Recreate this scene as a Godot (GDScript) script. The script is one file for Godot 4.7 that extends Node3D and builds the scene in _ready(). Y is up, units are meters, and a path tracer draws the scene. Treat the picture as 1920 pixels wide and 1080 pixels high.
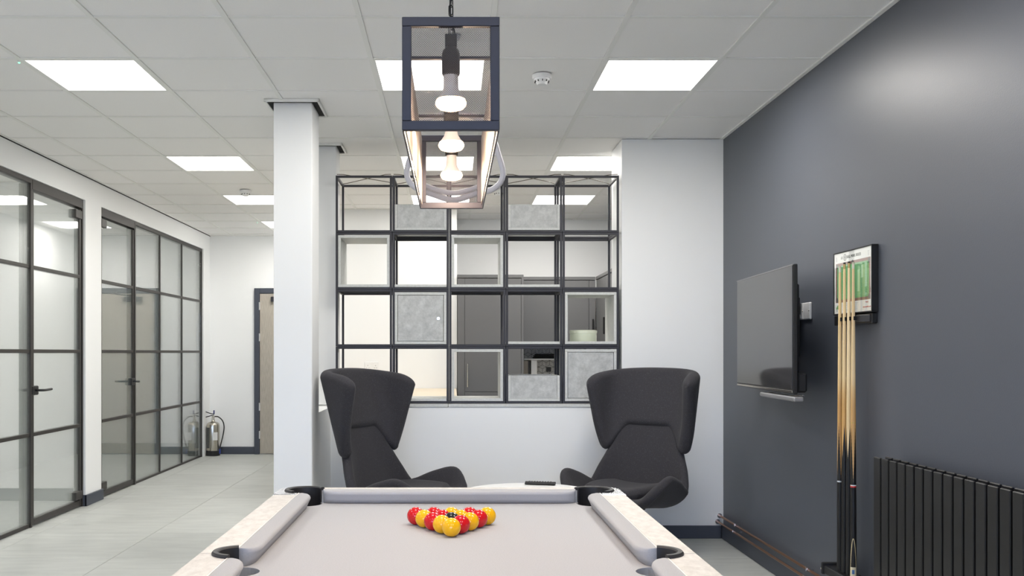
extends Node3D
# Games corner of an office: pool table, caged pendant, two wing chairs, open shelving, glazed offices on the left.
# Distances in front of the camera are written as a positive Z and turned into Godot's -z by P().

const CEIL := 2.805
const XL := -3.125          # face of the wall with the glazed screens
const XR := 1.9             # face of the dark grey wall
const ZF := 12.2            # far wall of the corridor
const ZH := 6.675           # front of the low wall under the shelving

var M := {}
var taken := {}


class MB:
	var v := PackedVector3Array()
	var n := PackedVector3Array()
	var uv := PackedVector2Array()
	var xf := Transform3D.IDENTITY

	func tri(a: Vector3, b: Vector3, c: Vector3, na: Vector3, nb: Vector3, nc: Vector3, ua := Vector2.ZERO, ub := Vector2.ZERO, uc := Vector2.ZERO) -> void:
		if (c - a).cross(b - a).dot(na + nb + nc) < 0.0:
			var t := b; b = c; c = t
			t = nb; nb = nc; nc = t
			var u := ub; ub = uc; uc = u
		v.append(xf * a); v.append(xf * b); v.append(xf * c)
		n.append((xf.basis * na).normalized()); n.append((xf.basis * nb).normalized()); n.append((xf.basis * nc).normalized())
		uv.append(ua); uv.append(ub); uv.append(uc)

	func quad(a: Vector3, b: Vector3, c: Vector3, d: Vector3, nn: Vector3, u0 := Vector2(0, 0), u1 := Vector2(1, 0), u2 := Vector2(1, 1), u3 := Vector2(0, 1)) -> void:
		tri(a, b, c, nn, nn, nn, u0, u1, u2)
		tri(a, c, d, nn, nn, nn, u0, u2, u3)

	func box(c: Vector3, s: Vector3, b := 0.0) -> MB:
		var h := s * 0.5
		b = minf(b, minf(h.x, minf(h.y, h.z)) * 0.9)
		for ax in 3:
			var a1 := (ax + 1) % 3
			var a2 := (ax + 2) % 3
			for sg in [-1.0, 1.0]:
				var p := []
				for q in [[-1, -1], [1, -1], [1, 1], [-1, 1]]:
					var w := Vector3.ZERO
					w[ax] = h[ax] * sg
					w[a1] = (h[a1] - b) * q[0]
					w[a2] = (h[a2] - b) * q[1]
					p.append(c + w)
				var nn := Vector3.ZERO
				nn[ax] = sg
				quad(p[0], p[1], p[2], p[3], nn)
		if b > 0.0:
			for ax in 3:
				var a1 := (ax + 1) % 3
				var a2 := (ax + 2) % 3
				for s1 in [-1.0, 1.0]:
					for s2 in [-1.0, 1.0]:
						var e := []
						for k in [[-1, 0], [1, 0], [1, 1], [-1, 1]]:
							var w := Vector3.ZERO
							w[ax] = (h[ax] - b) * k[0]
							w[a1] = s1 * (h[a1] - (b if k[1] == 1 else 0.0))
							w[a2] = s2 * (h[a2] - (0.0 if k[1] == 1 else b))
							e.append(c + w)
						var nn := Vector3.ZERO
						nn[a1] = s1
						nn[a2] = s2
						quad(e[0], e[1], e[2], e[3], nn.normalized())
			for sx in [-1.0, 1.0]:
				for sy in [-1.0, 1.0]:
					for sz in [-1.0, 1.0]:
						var nn := Vector3(sx, sy, sz).normalized()
						tri(c + Vector3(sx * h.x, sy * (h.y - b), sz * (h.z - b)), c + Vector3(sx * (h.x - b), sy * h.y, sz * (h.z - b)), c + Vector3(sx * (h.x - b), sy * (h.y - b), sz * h.z), nn, nn, nn)
		return self

	# box between two corners, the second coordinate being height
	func span(x0: float, x1: float, y0: float, y1: float, z0: float, z1: float, b := 0.0) -> MB:
		return box(Vector3((x0 + x1) / 2, (y0 + y1) / 2, -(z0 + z1) / 2), Vector3(absf(x1 - x0), absf(y1 - y0), absf(z1 - z0)), b)

	func tube(pts: Array, r: float, seg := 10, closed := false, flat := 1.0, r_end := -1.0) -> MB:
		var m := pts.size()
		var rings := []
		var norms := []
		var ref := Vector3.UP
		for i in m:
			var a: Vector3 = pts[(i - 1 + m) % m] if closed or i > 0 else pts[i]
			var b: Vector3 = pts[(i + 1) % m] if closed or i < m - 1 else pts[i]
			var t := (b - a).normalized()
			if i == 0:
				ref = Vector3.UP if absf(t.y) < 0.9 else Vector3.RIGHT
			var side := t.cross(ref).normalized()
			var up := side.cross(t).normalized()
			ref = up
			var rr := r if r_end < 0 else lerpf(r, r_end, float(i) / (m - 1))
			var ring := []
			var nr := []
			for k in seg:
				var an := TAU * k / seg
				ring.append(pts[i] + (side * cos(an) * flat + up * sin(an)) * rr)
				nr.append((side * cos(an) / flat + up * sin(an)).normalized())
			rings.append(ring)
			norms.append(nr)
		for i in (m if closed else m - 1):
			var j := (i + 1) % m
			for k in seg:
				var l := (k + 1) % seg
				var u0 := float(k) / seg
				var u1 := float(k + 1) / seg
				var v0 := float(i) / (m - 1)
				var v1 := float(i + 1) / (m - 1)
				tri(rings[i][k], rings[j][k], rings[j][l], norms[i][k], norms[j][k], norms[j][l], Vector2(u0, v0), Vector2(u0, v1), Vector2(u1, v1))
				tri(rings[i][k], rings[j][l], rings[i][l], norms[i][k], norms[j][l], norms[i][l], Vector2(u0, v0), Vector2(u1, v1), Vector2(u1, v0))
		if not closed:
			for e in [0, m - 1]:
				var nn: Vector3 = (pts[0] - pts[1]).normalized() if e == 0 else (pts[m - 1] - pts[m - 2]).normalized()
				for k in seg:
					tri(pts[e], rings[e][k], rings[e][(k + 1) % seg], nn, nn, nn)
		return self

	# profile of (radius, height) turned round the y axis at c
	func lathe(c: Vector3, prof: Array, seg := 24) -> MB:
		var fl := []
		for i in prof.size() - 1:
			var d: Vector2 = prof[i + 1] - prof[i]
			fl.append(Vector2(d.y, -d.x).normalized())
		var total := 0.0
		var along := [0.0]
		for i in prof.size() - 1:
			total += (prof[i + 1] - prof[i]).length()
			along.append(total)
		for i in prof.size() - 1:
			var n0: Vector2 = fl[i]
			var n1: Vector2 = fl[i]
			if i > 0 and fl[i].dot(fl[i - 1]) > 0.75:
				n0 = (fl[i] + fl[i - 1]).normalized()
			if i < fl.size() - 1 and fl[i].dot(fl[i + 1]) > 0.75:
				n1 = (fl[i] + fl[i + 1]).normalized()
			var v0: float = along[i] / total
			var v1: float = along[i + 1] / total
			for k in seg:
				var a0 := TAU * k / seg
				var a1 := TAU * (k + 1) / seg
				var d0 := Vector3(cos(a0), 0, sin(a0))
				var d1 := Vector3(cos(a1), 0, sin(a1))
				var p00: Vector3 = c + d0 * prof[i].x + Vector3(0, prof[i].y, 0)
				var p01: Vector3 = c + d1 * prof[i].x + Vector3(0, prof[i].y, 0)
				var p10: Vector3 = c + d0 * prof[i + 1].x + Vector3(0, prof[i + 1].y, 0)
				var p11: Vector3 = c + d1 * prof[i + 1].x + Vector3(0, prof[i + 1].y, 0)
				var m00 := d0 * n0.x + Vector3(0, n0.y, 0)
				var m01 := d1 * n0.x + Vector3(0, n0.y, 0)
				var m10 := d0 * n1.x + Vector3(0, n1.y, 0)
				var m11 := d1 * n1.x + Vector3(0, n1.y, 0)
				var u0 := float(k) / seg
				var u1 := float(k + 1) / seg
				if prof[i].x > 1e-6:
					tri(p00, p01, p11, m00, m01, m11, Vector2(u0, v0), Vector2(u1, v0), Vector2(u1, v1))
				if prof[i + 1].x > 1e-6:
					tri(p00, p11, p10, m00, m11, m10, Vector2(u0, v0), Vector2(u1, v1), Vector2(u0, v1))
		return self

	# polygon in (x, Z) extruded from height y0 to y1, its top edge bevelled by b
	func prism(poly: PackedVector2Array, y0: float, y1: float, b := 0.0) -> MB:
		var p := poly.duplicate()
		if Geometry2D.is_polygon_clockwise(p):
			p.reverse()
		var m := p.size()
		var ins := PackedVector2Array()
		var outw := []
		for i in m:
			var d := (p[(i + 1) % m] - p[i]).normalized()
			outw.append(Vector2(d.y, -d.x))
		if not Geometry2D.is_point_in_polygon((p[0] + p[1]) / 2 - outw[0] * 1e-4, p):
			for i in m:
				outw[i] = -outw[i]
		for i in m:
			var w: Vector2 = outw[i] + outw[(i - 1 + m) % m]
			ins.append(p[i] - w / maxf(w.length_squared() * 0.5, 0.5) * b)
		for i in m:
			var j := (i + 1) % m
			var nn := Vector3(outw[i].x, 0, -outw[i].y)
			quad(Vector3(p[i].x, y0, -p[i].y), Vector3(p[j].x, y0, -p[j].y), Vector3(p[j].x, y1 - b, -p[j].y), Vector3(p[i].x, y1 - b, -p[i].y), nn)
			if b > 0:
				quad(Vector3(p[i].x, y1 - b, -p[i].y), Vector3(p[j].x, y1 - b, -p[j].y), Vector3(ins[j].x, y1, -ins[j].y), Vector3(ins[i].x, y1, -ins[i].y), (nn + Vector3.UP).normalized())
		var t := Geometry2D.triangulate_polygon(ins)
		for i in range(0, t.size(), 3):
			tri(Vector3(ins[t[i]].x, y1, -ins[t[i]].y), Vector3(ins[t[i + 1]].x, y1, -ins[t[i + 1]].y), Vector3(ins[t[i + 2]].x, y1, -ins[t[i + 2]].y), Vector3.UP, Vector3.UP, Vector3.UP)
		t = Geometry2D.triangulate_polygon(p)
		for i in range(0, t.size(), 3):
			tri(Vector3(p[t[i]].x, y0, -p[t[i]].y), Vector3(p[t[i + 1]].x, y0, -p[t[i + 1]].y), Vector3(p[t[i + 2]].x, y0, -p[t[i + 2]].y), Vector3.DOWN, Vector3.DOWN, Vector3.DOWN)
		return self

	# a padded sheet: grid of points g[i][j] with thickness th[i][j] (nought on the border), smooth all over
	func pad(g: Array, th: Array) -> MB:
		var nu := g.size()
		var nv: int = g[0].size()
		var pts := []
		var fi := []
		var bi := []
		for i in nu:
			var fr := []
			var br := []
			for j in nv:
				var du: Vector3 = g[mini(i + 1, nu - 1)][j] - g[maxi(i - 1, 0)][j]
				var dv: Vector3 = g[i][mini(j + 1, nv - 1)] - g[i][maxi(j - 1, 0)]
				var nn := du.cross(dv).normalized()
				fr.append(pts.size())
				pts.append(g[i][j] + nn * th[i][j] * 0.5)
				if i == 0 or j == 0 or i == nu - 1 or j == nv - 1:
					br.append(fr[j])
				else:
					br.append(pts.size())
					pts.append(g[i][j] - nn * th[i][j] * 0.5)
			fi.append(fr)
			bi.append(br)
		var faces := []
		for i in nu - 1:
			for j in nv - 1:
				faces.append([fi[i][j], fi[i + 1][j], fi[i + 1][j + 1]])
				faces.append([fi[i][j], fi[i + 1][j + 1], fi[i][j + 1]])
				faces.append([bi[i][j], bi[i + 1][j + 1], bi[i + 1][j]])
				faces.append([bi[i][j], bi[i][j + 1], bi[i + 1][j + 1]])
		var nor := []
		nor.resize(pts.size())
		nor.fill(Vector3.ZERO)
		for f in faces:
			var w: Vector3 = (pts[f[1]] - pts[f[0]]).cross(pts[f[2]] - pts[f[0]])
			for k in f:
				nor[k] += w
		for f in faces:
			var a: Vector3 = pts[f[0]]; var b: Vector3 = pts[f[1]]; var c: Vector3 = pts[f[2]]
			if (b - a).cross(c - a).length_squared() > 1e-18:
				tri(a, b, c, nor[f[0]].normalized(), nor[f[1]].normalized(), nor[f[2]].normalized())
		return self

	func mesh() -> ArrayMesh:
		var arr := []
		arr.resize(Mesh.ARRAY_MAX)
		arr[Mesh.ARRAY_VERTEX] = v
		arr[Mesh.ARRAY_NORMAL] = n
		arr[Mesh.ARRAY_TEX_UV] = uv
		var am := ArrayMesh.new()
		am.add_surface_from_arrays(Mesh.PRIMITIVE_TRIANGLES, arr)
		return am


func P(x: float, y: float, z: float) -> Vector3:
	return Vector3(x, y, -z)


func numbered(called: String) -> String:
	if not taken.has(called):
		taken[called] = 0
		return called
	taken[called] += 1
	return "%s_%03d" % [called, taken[called]]


func thing(called: String, label: String, category: String, at := Vector3.ZERO, turn := 0.0, group := "") -> Node3D:
	var o := Node3D.new()
	o.name = numbered(called)
	add_child(o)
	o.position = at
	o.rotation.y = turn
	tag(o, label, category, group)
	return o


func tag(o: Node, label: String, category: String, group := "", kind := "") -> void:
	o.set_meta("label", label)
	o.set_meta("category", category)
	if group:
		o.set_meta("group", group)
	if kind:
		o.set_meta("kind", kind)


func put(called: String, mesh: Mesh, m: Material, parent: Node3D = null, at := Vector3.ZERO) -> MeshInstance3D:
	var o := MeshInstance3D.new()
	o.mesh = mesh
	o.material_override = m
	o.name = called if parent else numbered(called)
	(parent if parent else self as Node3D).add_child(o, true)
	o.position = at
	return o


# a part whose mesh is written in world coordinates, under a thing that is not turned
func wp(called: String, mb: MB, m: Material, parent: Node3D) -> MeshInstance3D:
	var base := Vector3.ZERO
	var q: Node = parent
	while q is Node3D and q != self:
		base += (q as Node3D).position
		q = q.get_parent()
	return put(called, mb.mesh(), m, parent, -base)


func struct(called: String, mb: MB, m: Material, label: String, category: String) -> MeshInstance3D:
	var o := put(called, mb.mesh(), m)
	tag(o, label, category, "", "structure")
	return o


func copy(o: Node3D, label: String, at: Vector3, turn := 0.0) -> Node3D:
	var base := String(o.name)
	var r: Node3D = o.duplicate()
	r.name = numbered(base)
	add_child(r)
	r.position = at
	r.rotation.y = turn
	r.set_meta("label", label)
	return r


func mat(r: int, g: int, b: int, rough := 0.6, metal := 0.0) -> StandardMaterial3D:
	var m := StandardMaterial3D.new()
	m.albedo_color = Color8(r, g, b)
	m.roughness = rough
	m.metallic = metal
	return m


func noise_tex(freq: float, lo: Color, hi: Color, oct := 4, size := 512, seed_ := 1, gain := 0.5) -> NoiseTexture2D:
	var f := FastNoiseLite.new()
	f.seed = seed_
	f.frequency = freq
	f.fractal_octaves = oct
	f.fractal_gain = gain
	var t := NoiseTexture2D.new()
	t.width = size
	t.height = size
	t.seamless = true
	t.noise = f
	var g := Gradient.new()
	g.set_color(0, lo)
	g.set_color(1, hi)
	t.color_ramp = g
	return t


func normal_tex(freq: float, oct := 3, size := 256, seed_ := 3) -> NoiseTexture2D:
	var f := FastNoiseLite.new()
	f.seed = seed_
	f.frequency = freq
	f.fractal_octaves = oct
	var t := NoiseTexture2D.new()
	t.width = size
	t.height = size
	t.seamless = true
	t.noise = f
	t.as_normal_map = true
	t.bump_strength = 2.0
	return t


func tri_tex(m: StandardMaterial3D, tex: Texture2D, scale: Vector3, world := true) -> StandardMaterial3D:
	m.albedo_texture = tex
	m.uv1_triplanar = true
	m.uv1_world_triplanar = world
	m.uv1_scale = scale
	return m


func glow(c: Color, e: float, base := Color.WHITE) -> StandardMaterial3D:
	var m := StandardMaterial3D.new()
	m.albedo_color = base
	m.roughness = 0.5
	m.emission_enabled = true
	m.emission = c
	m.emission_energy_multiplier = e
	return m


func circle(c: Vector2, r: float, seg := 32) -> PackedVector2Array:
	var p := PackedVector2Array()
	for i in seg:
		p.append(c + Vector2(cos(TAU * i / seg), sin(TAU * i / seg)) * r)
	return p


func rect(x0: float, x1: float, z0: float, z1: float) -> PackedVector2Array:
	return PackedVector2Array([Vector2(x0, z0), Vector2(x1, z0), Vector2(x1, z1), Vector2(x0, z1)])


func smooth_path(pts: Array, steps := 6, closed := false) -> Array:
	var r := []
	var m := pts.size()
	for i in (m if closed else m - 1):
		var p0: Vector3 = pts[(i - 1 + m) % m] if closed or i > 0 else pts[i]
		var p1: Vector3 = pts[i]
		var p2: Vector3 = pts[(i + 1) % m]
		var p3: Vector3 = pts[(i + 2) % m] if closed or i < m - 2 else p2
		for k in steps:
			r.append(p1.cubic_interpolate(p2, p0, p3, float(k) / steps))
	if not closed:
		r.append(pts[m - 1])
	return r


func area_light(at: Vector3, size: Vector2, energy: float, color: Color) -> void:
	var l := AreaLight3D.new()
	l.name = numbered("panel_glow")
	l.area_size = size
	l.area_normalize_energy = true
	l.light_energy = energy
	l.light_color = color
	l.shadow_enabled = true
	l.rotation_degrees.x = -90
	l.position = at
	l.set("area_range", 20.0)
	add_child(l)


func _ready() -> void:
	# ---------------------------------------------------------------- camera, sky, exposure
	var cam := Camera3D.new()
	cam.name = "camera"
	cam.projection = Camera3D.PROJECTION_FRUSTUM
	cam.near = 0.05
	cam.far = 60.0
	cam.size = 0.05 * 1080.0 / 1780.0
	cam.frustum_offset = Vector2(960.0 - 849.5, 661.0 - 540.0) * 0.05 / 1780.0
	cam.position = Vector3(0, 1.305, 0)
	add_child(cam)
	cam.current = true
	var env := Environment.new()
	var sky := Sky.new()
	var sm := ProceduralSkyMaterial.new()
	sm.sky_top_color = Color(0.50, 0.66, 0.95)
	sm.sky_horizon_color = Color(0.80, 0.88, 1.0)
	sm.ground_bottom_color = Color(0.62, 0.64, 0.66)
	sm.ground_horizon_color = Color(0.70, 0.74, 0.78)
	sm.sun_angle_max = 0.0
	sm.energy_multiplier = 7.0
	sky.sky_material = sm
	env.background_mode = Environment.BG_SKY
	env.sky = sky
	env.tonemap_mode = Environment.TONE_MAPPER_LINEAR
	env.tonemap_exposure = 1.5
	env.sdfgi_enabled = true
	env.ssao_enabled = true
	env.ssil_enabled = true
	var we := WorldEnvironment.new()
	we.name = "surroundings"
	we.environment = env
	add_child(we)
	materials()
	room()
	ceiling_and_lights()
	screens()
	kitchen()
	shelving()
	seating()
	pool_table()
	balls()
	pendant()
	grey_wall_things()
	small_things()


func materials() -> void:
	M.white = mat(240, 241, 241, 0.6)
	M.white_gloss = mat(238, 238, 237, 0.35)
	M.grey_wall = mat(83, 87, 96, 0.42)
	M.grey_wall.normal_enabled = true
	M.grey_wall.normal_texture = normal_tex(0.08, 3, 256, 5)
	M.grey_wall.normal_scale = 0.12
	M.grey_wall.uv1_triplanar = true
	M.grey_wall.uv1_world_triplanar = true
	M.grey_wall.uv1_scale = Vector3(6, 6, 6)
	M.skirting = mat(66, 71, 82, 0.5)
	M.tile = tri_tex(mat(255, 255, 255, 0.9), noise_tex(0.2, Color8(244, 243, 241), Color8(251, 250, 248), 3, 256, 11), Vector3(4, 4, 4))
	M.tee = mat(240, 240, 236, 0.5)
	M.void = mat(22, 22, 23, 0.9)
	M.grout = mat(150, 151, 147, 0.9)
	M.floors = []
	for i in 3:
		var fm := tri_tex(mat(252 - 4 * i, 253 - 4 * i, 252 - 4 * i, 0.42), noise_tex(0.012, Color8(184, 186, 184), Color8(199, 201, 198), 5, 512, 20 + i), Vector3(0.35, 1, 1.6))
		M.floors.append(fm)
	M.carpet = tri_tex(mat(255, 255, 255, 1.0), noise_tex(0.05, Color8(120, 123, 123), Color8(178, 181, 178), 4, 512, 31), Vector3(0.5, 1, 3.0))
	M.bar = mat(58, 55, 53, 0.45, 0.3)
	M.black = mat(20, 20, 22, 0.4)
	M.black_soft = mat(26, 26, 28, 0.65)
	M.steel_frame = mat(50, 50, 57, 0.5, 0.2)
	M.glass = mat(225, 236, 232, 0.02)
	M.glass.albedo_color = Color(0.88, 0.94, 0.92, 0.05)
	M.glass.transparency = BaseMaterial3D.TRANSPARENCY_ALPHA
	M.chrome = mat(225, 225, 228, 0.12, 1.0)
	M.steel = mat(196, 190, 178, 0.22, 1.0)
	M.concrete = tri_tex(mat(255, 255, 255, 0.55), noise_tex(0.007, Color8(164, 166, 165), Color8(214, 215, 213), 8, 1024, 41, 0.78), Vector3(1.6, 1.6, 1.6))
	M.edge = tri_tex(mat(255, 255, 255, 0.55), noise_tex(0.03, Color8(192, 194, 192), Color8(218, 219, 216), 6, 512, 42, 0.75), Vector3(3, 3, 3))
	M.unit = mat(95, 95, 96, 0.5)
	M.unit_dark = mat(96, 96, 98, 0.5)
	M.oak = tri_tex(mat(255, 255, 255, 0.6), noise_tex(0.03, Color8(160, 153, 142), Color8(188, 181, 169), 4, 512, 51), Vector3(6, 0.5, 6))
	M.beech = tri_tex(mat(255, 255, 255, 0.5), noise_tex(0.03, Color8(204, 190, 168), Color8(218, 206, 186), 3, 512, 52), Vector3(0.6, 1, 5))
	# charcoal felt with pale flecks
	var rng := RandomNumberGenerator.new()
	rng.seed = 77
	var im := Image.create(512, 512, false, Image.FORMAT_RGB8)
	for y in 512:
		for x in 512:
			var g := 0.195 + rng.randf_range(-0.025, 0.025)
			im.set_pixel(x, y, Color(g, g * 0.975, g * 1.07))
	for i in 3000:
		var g2 := rng.randf_range(0.32, 0.55)
		im.set_pixel(rng.randi_range(0, 511), rng.randi_range(0, 511), Color(g2, g2, g2 * 1.03))
	var felt := ImageTexture.create_from_image(im)
	M.felt = tri_tex(mat(255, 255, 255, 0.95), felt, Vector3(1.2, 1.2, 1.2), false)
	M.felt.rim_enabled = true
	M.felt.rim = 0.12
	M.felt.rim_tint = 0.6
	M.piping = mat(40, 40, 44, 0.9)
	# baize: light grey cloth
	M.cloth = tri_tex(mat(255, 255, 255, 0.95), noise_tex(0.15, Color8(172, 172, 175), Color8(185, 185, 188), 4, 512, 61), Vector3(3, 3, 3))
	M.cloth_side = tri_tex(mat(255, 255, 255, 0.95), noise_tex(0.15, Color8(170, 170, 173), Color8(182, 182, 185), 4, 512, 62), Vector3(3, 3, 3))
	M.rail = tri_tex(mat(255, 255, 255, 0.45), noise_tex(0.012, Color8(188, 182, 175), Color8(224, 220, 214), 8, 1024, 63, 0.7), Vector3(2.2, 2.2, 1.2))
	M.rail_line = mat(236, 234, 230, 0.4)
	M.pocket = mat(34, 34, 37, 0.5)
	M.cast = mat(222, 222, 226, 0.16, 1.0)
	M.cast.normal_enabled = true
	M.cast.normal_texture = normal_tex(0.12, 2, 256, 9)
	M.cast.normal_scale = 0.8
	M.cast.uv1_triplanar = true
	M.cast.uv1_world_triplanar = true
	M.cast.uv1_scale = Vector3(9, 9, 9)
	M.lamp = mat(44, 45, 56, 0.45, 0.35)
	M.wire = mat(30, 30, 32, 0.5, 0.5)
	M.grey_plastic = mat(196, 194, 200, 0.4)
	M.copper = mat(158, 118, 92, 0.35, 1.0)
	M.rod = mat(120, 114, 104, 0.4, 0.6)
	M.brass = mat(190, 160, 110, 0.3, 1.0)
	M.switch = mat(205, 205, 206, 0.35)


# ---------------------------------------------------------------------------------------------- room shell
func room() -> void:
	var f := struct("floor", MB.new().span(-6.7, 2.1, -0.15, -0.004, -3.4, 12.5), M.grout, "pale grey floor of large stone tiles with fine joints", "floor")
	var rng := RandomNumberGenerator.new()
	rng.seed = 5
	var xs := [-3.2, -2.995, -2.165, -1.335, -0.505, 0.325, 1.155, XR]
	for i in range(-3, 8):
		var z0 := 6.03 + 0.83 * i
		var z1 := minf(z0 + 0.83, ZF)
		for k in xs.size() - 1:
			var g := 0.0016
			wp("floor_tile", MB.new().span(xs[k] + g, xs[k + 1] - g, -0.02, 0.0, z0 + g, z1 - g, 0.0012), M.floors[rng.randi_range(0, 2)], f)
	var rest := wp("near_floor_tiles", MB.new().span(-3.2, XR, -0.02, 0.0, -3.2, 3.538), M.floors[0], f)
	rest.set_meta("kind", "stuff")
	wp("carpet", MB.new().span(-6.5, -3.21, -0.02, 0.002, 3.4, 8.36), M.carpet, f)
	wp("carpet", MB.new().span(-6.5, -3.21, -0.02, 0.002, 8.44, ZF), M.carpet, f)

	struct("wall_right", MB.new().span(XR, XR + 0.2, 0, CEIL, -3.4, 12.4), M.grey_wall, "dark grey painted wall along the right of the room", "wall")
	# wall with two glazed openings, wall face at XL
	var w := MB.new()
	w.span(XL - 0.1, XL, 2.60, CEIL, -3.4, ZF)
	w.span(XL - 0.1, XL, 0, 2.60, -3.4, 4.75)
	w.span(XL - 0.1, XL, 0, 2.60, 8.07, 8.434)
	w.span(XL - 0.1, XL, 0, 2.60, 11.89, ZF)
	struct("wall_left", w, M.white, "white wall on the left pierced by two glazed office screens", "wall")
	struct("wall_far", MB.new().span(-3.2, -1.0, 0, CEIL, ZF, ZF + 0.2), M.white, "white wall at the far end of the corridor holding the oak door", "wall")
	# behind the camera: wall with a broad window
	w = MB.new()
	w.span(-3.3, 2.1, 0, 0.8, -3.4, -3.2)
	w.span(-3.3, 2.1, 2.5, CEIL, -3.4, -3.2)
	w.span(-3.3, -2.4, 0.8, 2.5, -3.4, -3.2)
	w.span(1.3, 2.1, 0.8, 2.5, -3.4, -3.2)
	struct("wall_near", w, M.white, "white wall behind the viewpoint with a broad window in it", "wall")
	var wi := thing("window_3", "broad window in the wall behind the viewpoint", "window", P(0, 0.8, -3.3))
	wi.set_meta("kind", "structure")
	w = MB.new()
	for x in [-2.38, -1.16, 0.06, 1.28]:
		w.span(x - 0.03, x + 0.03, 0.8, 2.5, -3.33, -3.27)
	w.span(-2.4, 1.3, 0.8, 0.86, -3.33, -3.27)
	w.span(-2.4, 1.3, 2.44, 2.5, -3.33, -3.27)
	wp("window_frame", w, M.skirting, wi)
	for k in 3:
		wp("pane", MB.new().span(-2.35 + 1.22 * k, -1.19 + 1.22 * k, 0.86, 2.44, -3.304, -3.296), M.glass, wi)

	# low wall, piers and posts round the shelving
	w = MB.new()
	w.span(-0.861, 1.187, 0, 0.922, ZH, 7.10)
	w.span(-1.07, -0.861, 0, 0.922, 5.965, 7.10)
	struct("wall_low", w, M.white, "white low wall under the open shelving, turning forward on its left", "wall")
	struct("wall_pier", MB.new().span(1.187, XR, 0, CEIL, ZH, 7.10), M.white, "white wall pier between the shelving and the grey wall", "wall")
	var c1 := struct("column", MB.new().span(-1.072, -0.8425, 0, 2.80, 5.67, 5.96, 0.004), M.white, "white square column nearer the viewpoint, left of the shelving", "column")
	shadow_gap(c1, -1.072, -0.8425, 5.67, 5.96)
	var c2 := struct("column", MB.new().span(-1.10, -0.844, 0.926, 2.80, 6.86, 7.07, 0.004), M.white, "white square column standing behind, against the left end of the shelving", "column")
	shadow_gap(c2, -1.10, -0.844, 6.86, 7.07)
	# kitchen partition block, kitchen back wall
	w = MB.new()
	w.span(-1.45, 0.04, 0, CEIL, 9.95, 10.1)
	w.span(-1.45, -1.3, 0, CEIL, 10.1, ZF + 0.2)
	w.span(-0.06, 0.04, 0, CEIL, 10.1, 10.9)
	struct("wall_kitchen", w, M.white, "white partition wall seen through the left cells of the shelving", "wall")
	struct("wall_back", MB.new().span(0.04, XR, 0, CEIL, 10.7, 10.9), M.white, "white kitchen wall above the dark tall cabinets", "wall")
	# offices behind the screens
	w = MB.new()
	w.span(-6.7, -6.5, 0, CEIL, 3.2, 12.4)
	w.span(-6.5, XL - 0.1, 0, CEIL, 8.36, 8.44)
	w.span(-6.5, XL - 0.1, 0, CEIL, 3.2, 3.4)
	w.span(-6.5, XL - 0.1, 0, CEIL, ZF, ZF + 0.2)
	struct("wall_office", w, M.white, "white walls of the two offices behind the glass screens", "wall")
	# skirtings
	struct("baseboard_right", MB.new().span(XR - 0.016, XR, 0, 0.095, -3.2, ZH, 0.003), M.skirting, "dark slate skirting along the grey wall", "skirting")
	struct("baseboard_back", MB.new().span(-0.86, XR - 0.018, 0, 0.09, ZH - 0.016, ZH, 0.003), M.skirting, "dark slate skirting along the low white wall behind the chairs", "skirting")
	struct("baseboard_far", MB.new().span(-3.1, -2.55, 0, 0.095, ZF - 0.016, ZF, 0.003), M.skirting, "dark slate skirting on the far wall behind the extinguisher", "skirting")
	w = MB.new()
	w.span(XL, XL + 0.016, 0, 0.095, 8.054, 8.45, 0.003)
	w.span(XL - 0.045, XL + 0.016, 0, 0.095, 8.054, 8.07, 0.003)
	struct("baseboard_left", w, M.skirting, "dark slate skirting wrapping the white pier between the screens", "skirting")
	w = MB.new()
	w.span(-6.5, XL - 0.11, 0.002, 0.11, 8.34, 8.36)
	w.span(-6.5, XL - 0.11, 0.002, 0.14, ZF - 0.02, ZF)
	struct("baseboard_office", w, M.skirting, "slate skirting inside the offices behind the glass", "skirting")
	# oak door at the end of the corridor
	var d := thing("door_1", "pale grey oak door in a slate frame at the corridor end", "door", P(-2.0, 0, ZF - 0.02))
	d.set_meta("kind", "structure")
	w = MB.new()
	w.span(-2.549, -2.483, 0, 2.13, ZF - 0.035, ZF, 0.003)
	w.span(-1.55, -1.484, 0, 2.13, ZF - 0.035, ZF, 0.003)
	w.span(-2.483, -1.55, 2.065, 2.13, ZF - 0.035, ZF, 0.003)
	wp("door_frame", w, M.skirting, d)
	wp("door_leaf", MB.new().span(-2.478, -1.555, 0.008, 2.058, ZF - 0.024, ZF, 0.003), M.oak, d)
	for y in [0.2, 0.56, 1.45, 1.85]:
		wp("hinge", MB.new().span(-2.488, -2.474, y, y + 0.1, ZF - 0.04, ZF - 0.02, 0.002), M.switch, d)
	wp("door_closer", MB.new().span(-2.33, -2.1, 1.955, 2.02, ZF - 0.075, ZF - 0.025, 0.006), M.steel_frame, d)
	wp("closer_arm", MB.new().tube([P(-2.2, 2.03, ZF - 0.05), P(-2.02, 2.05, ZF - 0.16), P(-2.0, 2.08, ZF - 0.04)], 0.008, 8), M.steel_frame, d)


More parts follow.
